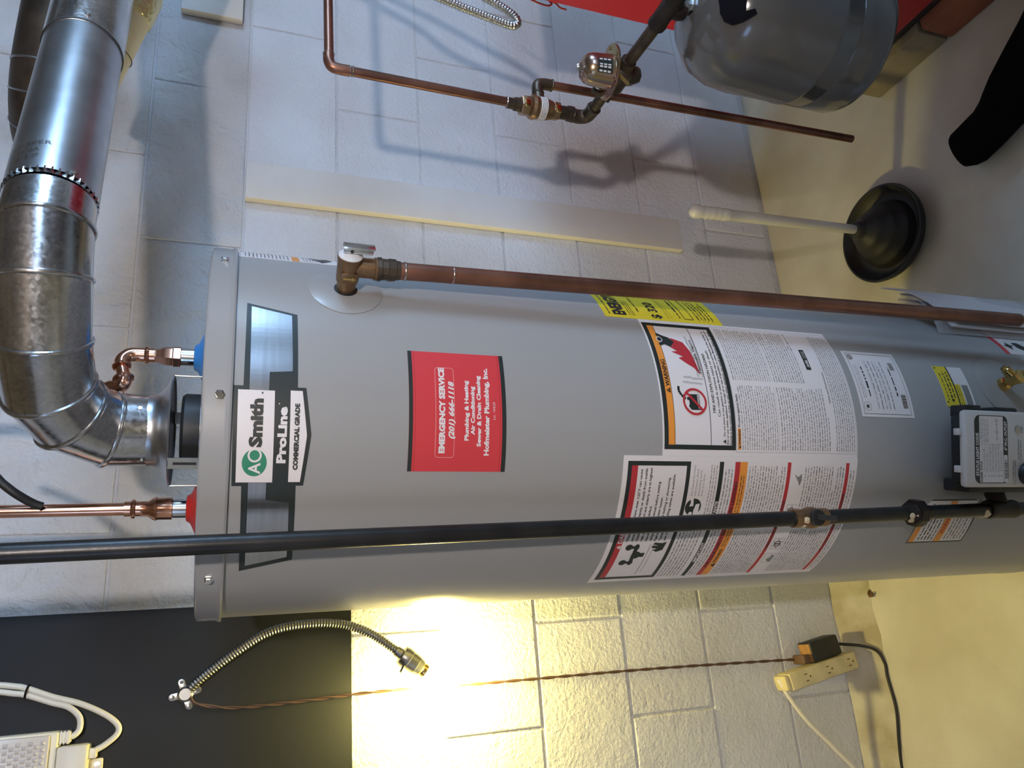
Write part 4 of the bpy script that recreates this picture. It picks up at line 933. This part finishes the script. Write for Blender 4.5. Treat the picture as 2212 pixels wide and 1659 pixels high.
sk = obj('socket', MB().lathe(so, sdir, [(-0.014, 0.0095), (-0.002, 0.0105), (0.0, 0.017), (0.006, 0.0195), (0.016, 0.0195), (0.0165, 0.0185), (0.034, 0.0180), (0.0345, 0.0165), (0.044, 0.0155)], 28), 'armsteel', gl_)
obj('turn_switch', MB().tube([so + sdir * 0.012 + Vector((-0.012, -0.010, 0.008)), so + sdir * 0.012 + Vector((-0.024, -0.014, 0.016))], 0.0028, 10), 'darkmetal', sk)
obj('bulb_screw', MB().lathe(so + sdir * 0.042, sdir, [(0, 0.0125), (0.003, 0.0135), (0.006, 0.0122), (0.009, 0.0132), (0.012, 0.0122), (0.014, 0.013)], 20), 'brass', gl_)
obj('bulb', MB().lathe(so + sdir * 0.056, sdir, [(0, 0.0135), (0.008, 0.0165), (0.018, 0.0235), (0.030, 0.0290), (0.040, 0.0300), (0.050, 0.0275), (0.058, 0.0200), (0.063, 0.0100), (0.0645, 0.001)], 24), 'warmglow', gl_)

cordp = spline([(-0.040, 1.543, 1.492), (-0.050, 1.544, 1.484), (-0.058, 1.545, 1.455), (-0.064, 1.545, 1.409), (-0.063, 1.545, 1.31), (-0.060, 1.546, 1.212), (-0.060, 1.550, 1.10), (-0.063, 1.556, 0.961), (-0.066, 1.558, 0.587), (-0.074, 1.556, 0.25), (-0.076, 1.553, 0.196)], 14)
lc = empty('lamp_cord', (-0.06, 1.55, 0.2), 'thin twisted brown cord from the lamp down to the outlet block', 'cord')
cp_ = resample(cordp, 0.004)
for ph in (0, math.pi):
    pts = [p + Vector((math.cos(i * .33 + ph), -0.6 * math.sin(i * .33 + ph), 0)) * 0.0016 for i, p in enumerate(cp_)]
    obj('strand', MB().tube(pts, 0.0017, 8), 'brownwire', lc)
obj('plug', MB().box((-0.086, 1.520, 0.182), (-0.066, 1.560, 0.200)), 'brownwire', lc, bevel=0.003)

# ================================================================== outlet block, adapter, cords
oa = Vector((0.172, 0, -0.985)); ow = Vector((-0.985, 0, -0.172)) * -1
ob = empty('outlet_block', (-0.09, YW - 0.06, 0.06), 'yellowed ivory outlet block fixed askew to the wall near the floor', 'outlet')
RO = Matrix((ow, Vector((0, 1, 0)), -oa)).transposed()   # local x = right, y = into wall, z = up along the block
org = Vector((-0.085, 1.510, 0.159))
obj('housing', MB().box((-0.0375, 0.0, -0.099), (0.0, 0.045, 0.099), RO, org), 'ivory', ob, bevel=0.004)
obj('end_cap', MB().box((-0.0355, 0.003, 0.098), (-0.002, 0.045, 0.112), RO, org), 'ivory', ob, bevel=0.006)
obj('mounting_foot', MB().box((-0.030, 0.045, -0.06), (-0.006, 0.0605, 0.06), RO, org), 'ivory', ob, smooth=0)
for zz in (0.055, -0.01, -0.075):
    for dx in (-0.026, -0.012):
        obj('slot', MB().box((dx - 0.001, -0.0004, zz - 0.004), (dx + 0.001, 0.0015, zz + 0.004), RO, org), 'crumb', ob, smooth=0)
    obj('slot', MB().lathe(org + RO @ Vector((-0.019, -0.0004, zz - 0.011)), (0, 1, 0), [(0, 0.0022), (0.0015, 0.0022)], 12), 'crumb', ob)
pa = empty('power_adapter', (-0.045, 1.53, 0.10), 'black plug-in power adapter on the outlet block side', 'adapter')
obj('case', MB().box((0.002, 0.008, -0.072), (0.046, 0.052, 0.012), RO, org), 'blackplastic', pa, bevel=0.004)
obj('label', MB().box((0.004, 0.012, 0.0115), (0.043, 0.048, 0.0126), RO, org), 'corrug', pa, smooth=0)
obj('blades', MB().box((-0.003, 0.022, -0.010), (0.003, 0.036, -0.004), RO, org), 'brass', pa, smooth=0)
wc = spline([(-0.112, 1.535, 0.268), (-0.126, 1.532, 0.262), (-0.150, 1.535, 0.248), (-0.202, 1.540, 0.208), (-0.261, 1.545, 0.148), (-0.34, 1.548, 0.075), (-0.44, 1.545, 0.03), (-0.62, 1.53, 0.012)], 10)
tag(obj('white_cord', MB().tube(wc, 0.0052, 12), 'whiteplastic'), 'thick ivory cord running left from the outlet block end', 'cord')
bc_ = spline([(-0.050, 1.540, 0.075), (-0.058, 1.512, 0.035), (-0.072, 1.492, 0.012), (-0.100, 1.484, 0.0045), (-0.130, 1.485, 0.0045), (-0.197, 1.480, 0.0045), (-0.262, 1.492, 0.0045), (-0.318, 1.50, 0.0045), (-0.40, 1.50, 0.0045)], 10)
tag(obj('black_cord', MB().tube(bc_, 0.0033, 10), 'rubber'), 'thin black adapter cord curling over the floor by the wall', 'cord')

# ================================================================== light fixture and box on the dark board, top left
fx = empty('light_fixture', (-0.15, 1.52, 1.70), 'ivory framed light fixture with a prismatic diffuser on the dark board', 'light fixture')
obj('frame', MB().box((-0.30, 1.508, 1.684), (-0.072, 1.5505, 2.05)), 'whiteplastic', fx, bevel=0.004)
df = obj('diffuser', MB().box((-0.292, 1.496, 1.694), (-0.076, 1.509, 2.042)), 'diffuser', fx, bevel=0.002)
pm = MB()
for i in range(21):
    for j in range(16):
        x, z = -0.086 - i * 0.0095 - (j % 2) * 0.0047, 1.702 + j * 0.0085
        if x < -0.29: continue
        pm.add([(x - .0036, 1.4959, z - .0036), (x + .0036, 1.4959, z - .0036), (x + .0036, 1.4959, z + .0036), (x - .0036, 1.4959, z + .0036), (x, 1.4932, z)], [(0, 1, 4), (1, 2, 4), (2, 3, 4), (3, 0, 4)])
obj('prisms', pm, 'diffuser', df, smooth=0, kind='stuff')
obj('strain_relief', MB().box((-0.091, 1.520, 1.668), (-0.074, 1.538, 1.686)), 'whiteplastic', fx, bevel=0.0015)
for k in range(3): obj('relief_rib', MB().box((-0.0925, 1.519, 1.6705 + k * .005), (-0.0725, 1.539, 1.6725 + k * .005)), 'whiteplastic', fx, smooth=0)
jb = empty('junction_box', (-0.12, 1.53, 1.65), 'small ivory junction box under the prismatic light fixture', 'box')
obj('box_body', MB().box((-0.20, 1.505, 1.640), (-0.095, 1.5505, 1.6835)), 'whiteplastic', jb, bevel=0.004)
obj('cable_clamp', MB().box((-0.118, 1.522, 1.629), (-0.103, 1.545, 1.641)), 'whiteplastic', jb, bevel=0.001)
er = obj('mounting_ear', MB().box((-0.139, 1.540, 1.620), (-0.120, 1.5505, 1.641)), 'whiteplastic', jb, bevel=0.003)
obj('screw', MB().lathe((-0.1295, 1.540, 1.628), (0, -1, 0), [(0, 0.0052), (0.001, 0.0048), (0.0012, 0)], 18), 'steel', er)
def cable(pts, label): tag(obj('cable', MB().tube(spline(pts, 10), 0.0048, 14), 'whiteplastic'), label, 'cable')
cable([(-0.006, 1.5445, 2.29), (-0.006, 1.5445, 1.90), (-0.004, 1.5445, 1.80), (-0.010, 1.5445, 1.759), (-0.014, 1.5445, 1.741), (-0.029, 1.5445, 1.703), (-0.038, 1.542, 1.678), (-0.054, 1.538, 1.6605), (-0.072, 1.532, 1.6575), (-0.081, 1.529, 1.664), (-0.083, 1.529, 1.672)], 'ivory cable looping into the bottom of the light fixture')
cable([(0.004, 1.5445, 2.29), (0.004, 1.5445, 1.90), (0.006, 1.5445, 1.80), (0.001, 1.5445, 1.759), (-0.004, 1.5445, 1.741), (-0.020, 1.5445, 1.703), (-0.034, 1.5445, 1.662), (-0.054, 1.5445, 1.624), (-0.072, 1.543, 1.603), (-0.086, 1.540, 1.602), (-0.100, 1.536, 1.618), (-0.108, 1.533, 1.634)], 'ivory cable with the wider loop into the junction box')
tag(obj('cable_tie', MB().torus((-0.0085, 1.5445, 1.741), (0.2, 0, 1), 0.0098, 0.0016, 24, 6), 'tape'), 'black tie binding the two ivory cables together', 'cable tie')

# ================================================================== copper feed line, backflow preventer, regulator (right)
fl_ = empty('feed_pipe', (0.925, 1.05, 0.95), 'brown copper feed pipe with an elbow in front of the wall', 'pipe')
r12 = 0.0080
pA, pB = Vector((2.98, 1.05, 1.348)), Vector((0.935, 1.05, 1.322))
obj('horizontal_tube', MB().tube([pA, pB + Vector((0.012, 0, 0))], r12, 24), 'copper_old', fl_)
eb = spline([(0.953, 1.05, 1.3225), (0.940, 1.05, 1.3220), (0.929, 1.05, 1.3165), (0.9265, 1.05, 1.303), (0.9265, 1.05, 1.288)], 8)
obj('elbow', MB().tube(eb, 0.0092, 24), 'copper_old', fl_)
for p, d in (((0.953, 1.05, 1.3225), (1, 0, 0)), ((0.9265, 1.05, 1.288), (0, 0, 1)), ((0.9265, 1.05, 1.283), (0, 0, 1))): obj('solder_ring', MB().torus(p, d, 0.0088, 0.0011, 24), 'solder', fl_)
obj('vertical_tube', MB().tube([(0.9265, 1.05, 1.292), (0.922, 1.05, 1.010)], r12, 24), 'copper_old', fl_)
obj('solder_ring', MB().torus((0.922, 1.05, 1.010), (0, 0, 1), 0.0088, 0.0012, 24), 'solder', fl_)

bp_ = empty('backflow_preventer', (0.919, 1.05, 0.90), 'bronze backflow preventer with a paper band on the copper feed', 'valve')
bx, by = 0.9205, 1.05
obj('top_coupling', MB().lathe((bx, by, 1.010), (0, 0, -1), [(0, 0.0098), (0.014, 0.0100), (0.0145, 0.0120), (0.030, 0.0125)], 20), 'darkbronze', bp_)
obj('union_nut', MB().lathe((bx, by, 0.984), (0, 0, -1), [(0, 0.0165), (0.004, 0.0185), (0.016, 0.0185), (0.018, 0.0165)], 6), 'bronze', bp_, smooth=25)
obj('body', MB().lathe((bx, by, 0.968), (0, 0, -1), [(0, 0.0150), (0.004, 0.0215), (0.010, 0.0225), (0.014, 0.0200), (0.034, 0.0195), (0.046, 0.0160)], 36), 'bronze', bp_)
obj('paper_band', MB().lathe((bx, by, 0.950), (0, 0, -1), [(0, 0.0206), (0.013, 0.0206)], 36), 'white', bp_)
sh = Sheet(); sh.lines(-0.030, 0.010, 0.9485, 0.9385, 4, 'ink', lay=1)
sh.put(lambda a, b, h: Vector((bx + (0.0206 + h) * math.sin(a / 0.0206), by - (0.0206 + h) * math.cos(a / 0.0206), b)), [o for o in bp_.children if o.name.startswith('paper_band')][0], 0.0002, 0.0002)
obj('union_nut', MB().lathe((bx, by, 0.924), (0, 0, -1), [(0, 0.0150), (0.003, 0.0172), (0.014, 0.0172), (0.016, 0.0150)], 6), 'bronze', bp_, smooth=25)
obj('bottom_coupling', MB().lathe((bx, by, 0.910), (0, 0, -1), [(0, 0.0125), (0.018, 0.0122), (0.0185, 0.0140), (0.024, 0.0145), (0.030, 0.0140)], 20), 'darkbronze', bp_)
for dz in (0.9765, 0.9165): obj('brass_flat', MB().box((bx - 0.016, by - 0.0195, dz - 0.005), (bx - 0.001, by - 0.0165, dz + 0.005)), 'brass', bp_, bevel=0.0008)
obj('vent_port', MB().lathe((bx, by, 0.946), (1, 0, 0.02), [(0.012, 0.0115), (0.030, 0.0110), (0.0305, 0.0095), (0.045, 0.0095)], 20), 'darkbronze', bp_)

vp = empty('vent_pipe', (0.985, 1.05, 0.205), 'slim brown copper vent pipe ending in the air above the floor', 'pipe')
obj('elbow', MB().tube(spline([(0.952, 1.05, 0.9465), (0.962, 1.05, 0.947), (0.9735, 1.05, 0.944), (0.9775, 1.05, 0.932), (0.9780, 1.05, 0.916)], 8), 0.0105, 20), 'darkbronze', vp)
obj('elbow_band', MB().torus((0.978, 1.05, 0.917), (0, 0, 1), 0.0098, 0.0018, 20).torus((0.953, 1.05, 0.9465), (1, 0, 0), 0.0100, 0.0018, 20), 'darkbronze', vp)
vt0, vt1 = Vector((0.978, 1.05, 0.918)), Vector((0.991, 1.05, 0.203))
obj('tube', MB().tube([vt0, (vt0 + vt1) / 2, vt1], r12, 22), 'copper_old', vp)
vdir = (vt1 - vt0).normalized()

rgv = empty('pressure_regulator', (0.915, 0.93, 0.82), 'iridescent bell shaped pressure regulator on the boiler feed', 'valve')
obj('elbow', MB().tube(spline([(0.919, 1.05, 0.884), (0.918, 1.05, 0.868), (0.917, 1.044, 0.856), (0.916, 1.030, 0.853), (0.915, 1.016, 0.853)], 8), 0.0128, 22), 'darkbronze', rgv)
obj('elbow_band', MB().torus((0.915, 1.018, 0.853), (0, 1, 0), 0.0118, 0.0022, 22).torus((0.919, 1.05, 0.881), (0, 0, 1), 0.0118, 0.0022, 22), 'darkbronze', rgv)
obj('inlet_pipe', MB().tube([(0.915, 1.03, 0.853), (0.915, 0.950, 0.850)], 0.0100, 20), 'darkbronze', rgv)
obj('body', MB().lathe((0.915, 0.970, 0.850), (0, -1, -0.03), [(0, 0.0135), (0.012, 0.0145), (0.016, 0.0210), (0.060, 0.0210), (0.064, 0.0145), (0.078, 0.0135)], 24).lathe((0.915, 0.930, 0.850), (0.25, 0, -1), [(0.010, 0.0180), (0.030, 0.0175), (0.031, 0.0145), (0.040, 0.0145)], 8), 'darkbronze', rgv, smooth=30)
rc_ = Vector((0.915, 0.926, 0.866)); rd = Vector((-0.06, -0.02, 1)).normalized()
fl2 = MB(); ou = []
for k in range(40):
    t = 2 * math.pi * k / 40; ou.append((0.046 * math.cos(t), 0.034 * math.sin(t)))
uu, ww = Vector((0.75, -0.66, 0.03)).normalized(), None
uu = (uu - rd * uu.dot(rd)).normalized(); ww = rd.cross(uu)
pl = obj('flange', MB().prism(ou, rc_, uu, ww, rd * 0.004), 'irid', rgv, bevel=0.0008)
obj('bell', MB().lathe(rc_ + rd * 0.003, rd, [(0, 0.0300), (0.003, 0.0285), (0.034, 0.0265), (0.043, 0.0240), (0.049, 0.0185), (0.0515, 0.0110), (0.050, 0.0085), (0.050, 0.0)], 40), 'irid', rgv)
obj('adjusting_screw', MB().lathe(rc_ + rd * 0.052, rd, [(0, 0.0032), (0.006, 0.0032), (0.0062, 0.0062), (0.011, 0.0064), (0.014, 0.0045)], 12), 'steel', rgv, smooth=30)
for k in range(6):
    t = k * 1.047 + 0.3; p = rc_ + rd * 0.004 + uu * 0.040 * math.cos(t) + ww * 0.0295 * math.sin(t)
    if k in (0, 1, 3, 4, 2, 5): obj('screw', MB().lathe(p, rd, [(0, 0.0035), (0.002, 0.0030), (0.0025, 0.001)], 10), 'irid', pl)
sh = Sheet(); sh.rect(-0.012, 0.008, 0.014, 0.034, 'ink', 1, 'data_plate')
for i in range(3): sh.rect(-0.0105, 0.0265 - i * .0075, -0.0005, 0.0320 - i * .0075, 'white', 2, 'plate_text'); sh.rect(0.0010, 0.0265 - i * .0075, 0.0125, 0.0320 - i * .0075, 'white', 2, 'plate_text')
bu, bw = frame(rd)
def onbell(a, b, h):
    t = a / 0.0285; base = Vector((-0.42, -0.91, 0)); base = (base - rd * base.dot(rd)).normalized(); sid = rd.cross(base)
    return rc_ + rd * (b + 0.003) + (base * math.cos(t) + sid * math.sin(t)) * (0.0292 - b * 0.07 + h)
sh.put(onbell, [o for o in rgv.children if o.name.startswith('bell')][0], 0.0002, 0.0002)
obj('lift_lever', MB().prism([(-.0035, 0), (.0035, 0), (.0035, .034), (.0015, .040), (-.0035, .038)], (0.898, 0.905, 0.868), (0.3, -0.95, 0), (-0.70, -0.15, -0.45), (0.001, 0, 0.0015)), 'brass', rgv, smooth=0)
obj('relief_spout', MB().tube([(0.903, 0.960, 0.885), (0.898, 0.966, 0.866), (0.893, 0.968, 0.850)], 0.0048, 12), 'darkbronze', rgv)
obj('outlet_pipe', MB().tube([(0.915, 0.915, 0.848), (0.915, 0.800, 0.842)], 0.0104, 20), 'darkbronze', rgv)
tee = obj('tee', MB().lathe((0.915, 0.812, 0.8425), (0, -1, 0), [(0, 0.0150), (0.006, 0.0160), (0.012, 0.0145), (0.048, 0.0145), (0.054, 0.0160), (0.070, 0.0150)], 22).lathe((0.918, 0.778, 0.8425), (0.1, 0, -1), [(0.008, 0.0150), (0.022, 0.0160), (0.030, 0.0150)], 22), 'iron_fit', rgv)

# ================================================================== expansion tank, boiler, base
TX, TY, TR = 0.925, 0.767, 0.114
et = empty('expansion_tank', (TX, TY, 0.49), 'hanging dark grey expansion tank in front of the red boiler', 'tank')
obj('shell', MB().lathe((TX, TY, 0), (0, 0, 1), [(0.4905, 0.0), (0.491, 0.085), (0.494, 0.104), (0.500, 0.112), (0.508, TR), (0.565, TR), (0.5665, TR - 0.0012), (0.568, TR), (0.5970, TR), (0.5985, TR + 0.0014), (0.604, TR + 0.0014), (0.6055, TR), (0.700, TR), (0.735, TR - 0.004), (0.765, TR - 0.016), (0.788, TR - 0.040), (0.799, TR - 0.070), (0.802, 0.020), (0.802, 0.0)], 96), 'tank', et, smooth=50)
obj('inlet_nipple', MB().lathe((TX, TY, 0.800), (-0.05, 0.02, 1), [(0, 0.0165), (0.006, 0.0165), (0.0065, 0.0115), (0.020, 0.0115)], 8), 'zinc', et, smooth=25)
TP = [(0.508, TR), (0.700, TR), (0.735, TR - 0.004), (0.765, TR - 0.016), (0.788, TR - 0.040), (0.799, TR - 0.070), (0.802, 0.020)]
def tank_r(z):
    for (za, ra), (zb_, rb_) in zip(TP[:-1], TP[1:]):
        if za <= z <= zb_: return ra + (rb_ - ra) * (z - za) / (zb_ - za)
    return TR
KT = 0.1 * math.pi / 180
bmt = bmesh.new(); bmt.faces.new([bmt.verts.new((a * KT, z, 0)) for a, z in [(-16, 0.7945), (-34, 0.7935), (-38, 0.7928), (-52.5, 0.7897), (-58.2, 0.784), (-58.7, 0.7742), (-56.9, 0.7708), (-45.2, 0.7494), (-41.9, 0.7544), (-44.9, 0.7655), (-33.1, 0.7679), (-16, 0.7670)]])
bmesh.ops.triangulate(bmt, faces=bmt.faces)
for k in range(30):
    bmesh.ops.bisect_plane(bmt, geom=bmt.verts[:] + bmt.edges[:] + bmt.faces[:], plane_co=((-62 + 2 * k) * KT, 0, 0), plane_no=(1, 0, 0))
    bmesh.ops.bisect_plane(bmt, geom=bmt.verts[:] + bmt.edges[:] + bmt.faces[:], plane_co=(0, 0.742 + 0.002 * k, 0), plane_no=(0, 1, 0))
bmt.verts.index_update(); m2 = MB()
for v in bmt.verts:
    t_, r_ = math.radians(v.co.x / KT), tank_r(v.co.y) + 0.0022
    m2.v.append(Vector((TX + r_ * math.sin(t_), TY - r_ * math.cos(t_), v.co.y + 0.0022)))
m2.f = [tuple(v.index for v in f.verts) for f in bmt.faces]; bmt.free()
me_obj('black_tape', m2, 'tape', et)

bo_ = empty('boiler', (1.46, 0.80, 0.10), 'bright red boiler jacket behind the hanging grey tank', 'boiler')
obj('jacket', MB().box((1.20, 0.56, 0.118), (1.72, 1.068, 0.95)), 'boiler', bo_, bevel=0.004)
obj('base_frame', MB().box((1.212, 0.575, 0.088), (1.71, 1.055, 0.118)), 'darkmetal', bo_, bevel=0.002)
tag(obj('concrete_block', MB().box((1.190, 0.915, 0.0), (1.30, 1.115, 0.088)), 'concrete', bevel=0.006), 'mossy concrete block under the back corner of the red boiler', 'block')
tag(obj('red_brick', MB().box((1.188, 0.700, 0.0), (1.30, 0.909, 0.088)), 'redbrick', bevel=0.006), 'red brick under the boiler beside the concrete block', 'brick')
for yy in (0.60, 1.00): obj('leg', MB().box((1.62, yy, 0.0), (1.67, yy + 0.05, 0.09)), 'darkmetal', bo_, bevel=0.002)
wirep = spline([(1.205, 0.90, 0.951), (1.194, 0.985, 0.952), (1.192, 1.02, 0.93), (1.192, 1.045, 0.915), (1.196, 1.06, 0.925), (1.205, 1.075, 0.95)], 10)
obj('jacket_wire', MB().tube(wirep, 0.0022, 8), 'redwire', bo_)
cpath = spline([(1.55, 1.13, 2.28), (1.42, 1.13, 1.60), (1.30, 1.13, 1.25), (1.23, 1.13, 1.140), (1.208, 1.13, 1.075), (1.196, 1.13, 1.020), (1.186, 1.13, 0.972), (1.184, 1.13, 0.950), (1.192, 1.13, 0.938), (1.206, 1.13, 0.940), (1.220, 1.13, 0.957), (1.236, 1.13, 0.99), (1.26, 1.13, 1.05), (1.33, 1.14, 1.20), (1.46, 1.14, 1.60), (1.62, 1.14, 2.28)], 14)
fine = resample(cpath, 0.0010)
tag(obj('armoured_cable', MB().tube(fine, [0.0083 + 0.0010 * math.sin(2 * math.pi * i * 0.0010 / 0.0060) for i in range(len(fine))], 12), 'steel', smooth=80), 'looped armoured steel cable hanging beside the red boiler', 'cable')
tag(obj('red_wires', MB().tube(spline([(1.27, 1.10, 0.99), (1.235, 1.10, 0.925), (1.225, 1.10, 0.885), (1.232, 1.10, 0.870), (1.240, 1.10, 0.875), (1.236, 1.10, 0.860), (1.228, 1.10, 0.852), (1.226, 1.10, 0.838)], 8), 0.0018, 8), 'redwire'), 'tangled thin red wires hanging behind the red boiler', 'wire')

# ================================================================== plunger
pg = empty('plunger', (0.850, 1.176, 0), 'black rubber plunger with a cloudy plastic handle on the floor', 'plunger')
px, py = 0.850, 1.176
obj('cup', MB().lathe((px, py, 0), (0, 0, 1), [(0.0015, 0.0), (0.0015, 0.070), (0.006, 0.090), (0.022, 0.110), (0.038, 0.1155), (0.0415, 0.1145), (0.0415, 0.1105), (0.037, 0.1075), (0.020, 0.098), (0.014, 0.088), (0.016, 0.080), (0.030, 0.075), (0.036, 0.0735), (0.040, 0.0685), (0.056, 0.0600), (0.060, 0.0585), (0.064, 0.0540), (0.079, 0.0430), (0.083, 0.0415), (0.087, 0.0370), (0.098, 0.0250), (0.104, 0.0200), (0.116, 0.0185), (0.118, 0.0165), (0.118, 0.0)], 64), 'rubber', pg, smooth=50)
hz = Vector((-0.006, 0.010, 0.445)); h0 = Vector((px, py, 0.112)); hd = hz.normalized(); HL = hz.length
prof = [(0, 0.0105), (0.02, 0.0108), (0.30, 0.0122), (0.345, 0.0124), (0.346, 0.0132), (0.352, 0.0132)]
t = 0.352
for k in range(4): prof += [(t + 0.004, 0.0140), (t + 0.010, 0.0140), (t + 0.0145, 0.0126)]; t += 0.0150
prof += [(t + 0.004, 0.0138), (t + 0.012, 0.0150), (t + 0.022, 0.0140), (t + 0.029, 0.0090), (t + 0.0315, 0.0)]
obj('handle', MB().lathe(h0, hd, prof, 28), 'handle', pg, smooth=50)

# ================================================================== kneeling person's shoe and trouser leg at the frame edge
pr_ = MB(); rgs = []
SEC = [((0.921, 0.956, 0.026), 0.020, 0.012), ((0.918, 0.950, 0.028), 0.040, 0.022), ((0.914, 0.935, 0.030), 0.048, 0.028), ((0.914, 0.905, 0.033), 0.051, 0.033), ((0.918, 0.870, 0.038), 0.048, 0.037), ((0.924, 0.838, 0.046), 0.047, 0.045), ((0.932, 0.818, 0.048), 0.050, 0.048), ((0.952, 0.788, 0.050), 0.053, 0.049), ((0.978, 0.748, 0.052), 0.056, 0.050), ((1.004, 0.708, 0.055), 0.058, 0.053), ((1.035, 0.65, 0.060), 0.062, 0.058), ((1.07, 0.56, 0.066), 0.068, 0.064), ((1.09, 0.47, 0.080), 0.084, 0.078), ((1.10, 0.42, 0.090), 0.080, 0.088), ((1.09, 0.38, 0.115), 0.078, 0.08)]
for i, (c, a, b) in enumerate(SEC):
    c = Vector(c); n_ = Vector(SEC[min(i + 1, len(SEC) - 1)][0]) - Vector(SEC[max(i - 1, 0)][0]); n_.z = 0; n_.normalize()
    s = Vector((-n_.y, n_.x, 0)); tw = Vector((0.845, 0.535, 0)) if i < 4 else None
    if i < 3: s = s if s.dot(tw) > 0 else -s; s = (s * 0.5 + tw * 0.5).normalized()
    elif s.x < 0: s = -s
    rg_ = []
    for j in range(22):
        t = 2 * math.pi * j / 22; wob = 1 + (0.035 * math.sin(3 * t + i * 1.7) if i > 5 else 0)
        z = c.z + b * math.sin(t) * wob
        rg_.append(c + s * a * math.cos(t) * wob + Vector((0, 0, max(z, 0.002) - c.z)))
    rgs.append(rg_)
pr_.rings(rgs)
person = tag(obj('person', pr_, 'cloth', smooth=70), 'kneeling person in black shoe and black trousers, only the foot showing', 'person')

# ================================================================== debris on the floor
for i, (x, y, lab) in enumerate(((0.058, 1.478, 'brown crumb of debris on the floor left of the water heater'), (0.60, 1.09, 'curled brown scrap on the floor between heater and plunger'))):
    mb = MB(); a = random.random() * 6
    mb.tube([(x + 0.010 * math.cos(a + k * .9) * (1 - k * .1), y + 0.008 * math.sin(a + k * .9), 0.004 + 0.0012 * k) for k in range(6)], [0.0018, 0.0034, 0.0038, 0.0036, 0.003, 0.0015], 8)
    tag(obj('floor_debris', mb, 'crumb'), lab, 'debris')

# ================================================================== bare bulb on the ceiling behind the camera
BX, BY, BZ = 0.11, -0.66, 1.93
cb = empty('ceiling_bulb', (BX, BY, BZ), 'bare lit bulb hanging from the ceiling behind the viewer', 'lamp')
obj('bulb', MB().lathe((BX, BY, BZ + 0.045), (0, 0, -1), [(0, 0.0135), (0.010, 0.018), (0.028, 0.0285), (0.045, 0.0300), (0.060, 0.0250), (0.072, 0.012), (0.0745, 0.001)], 20), 'ceilglow', cb)
obj('socket', MB().lathe((BX, BY, BZ + 0.10), (0, 0, -1), [(0, 0.012), (0.008, 0.020), (0.048, 0.020), (0.056, 0.0145)], 24), 'blackplastic', cb)
obj('hanging_cord', MB().tube([(BX, BY, BZ + 0.10), (BX, BY, 2.30)], 0.004, 8), 'rubber', cb)
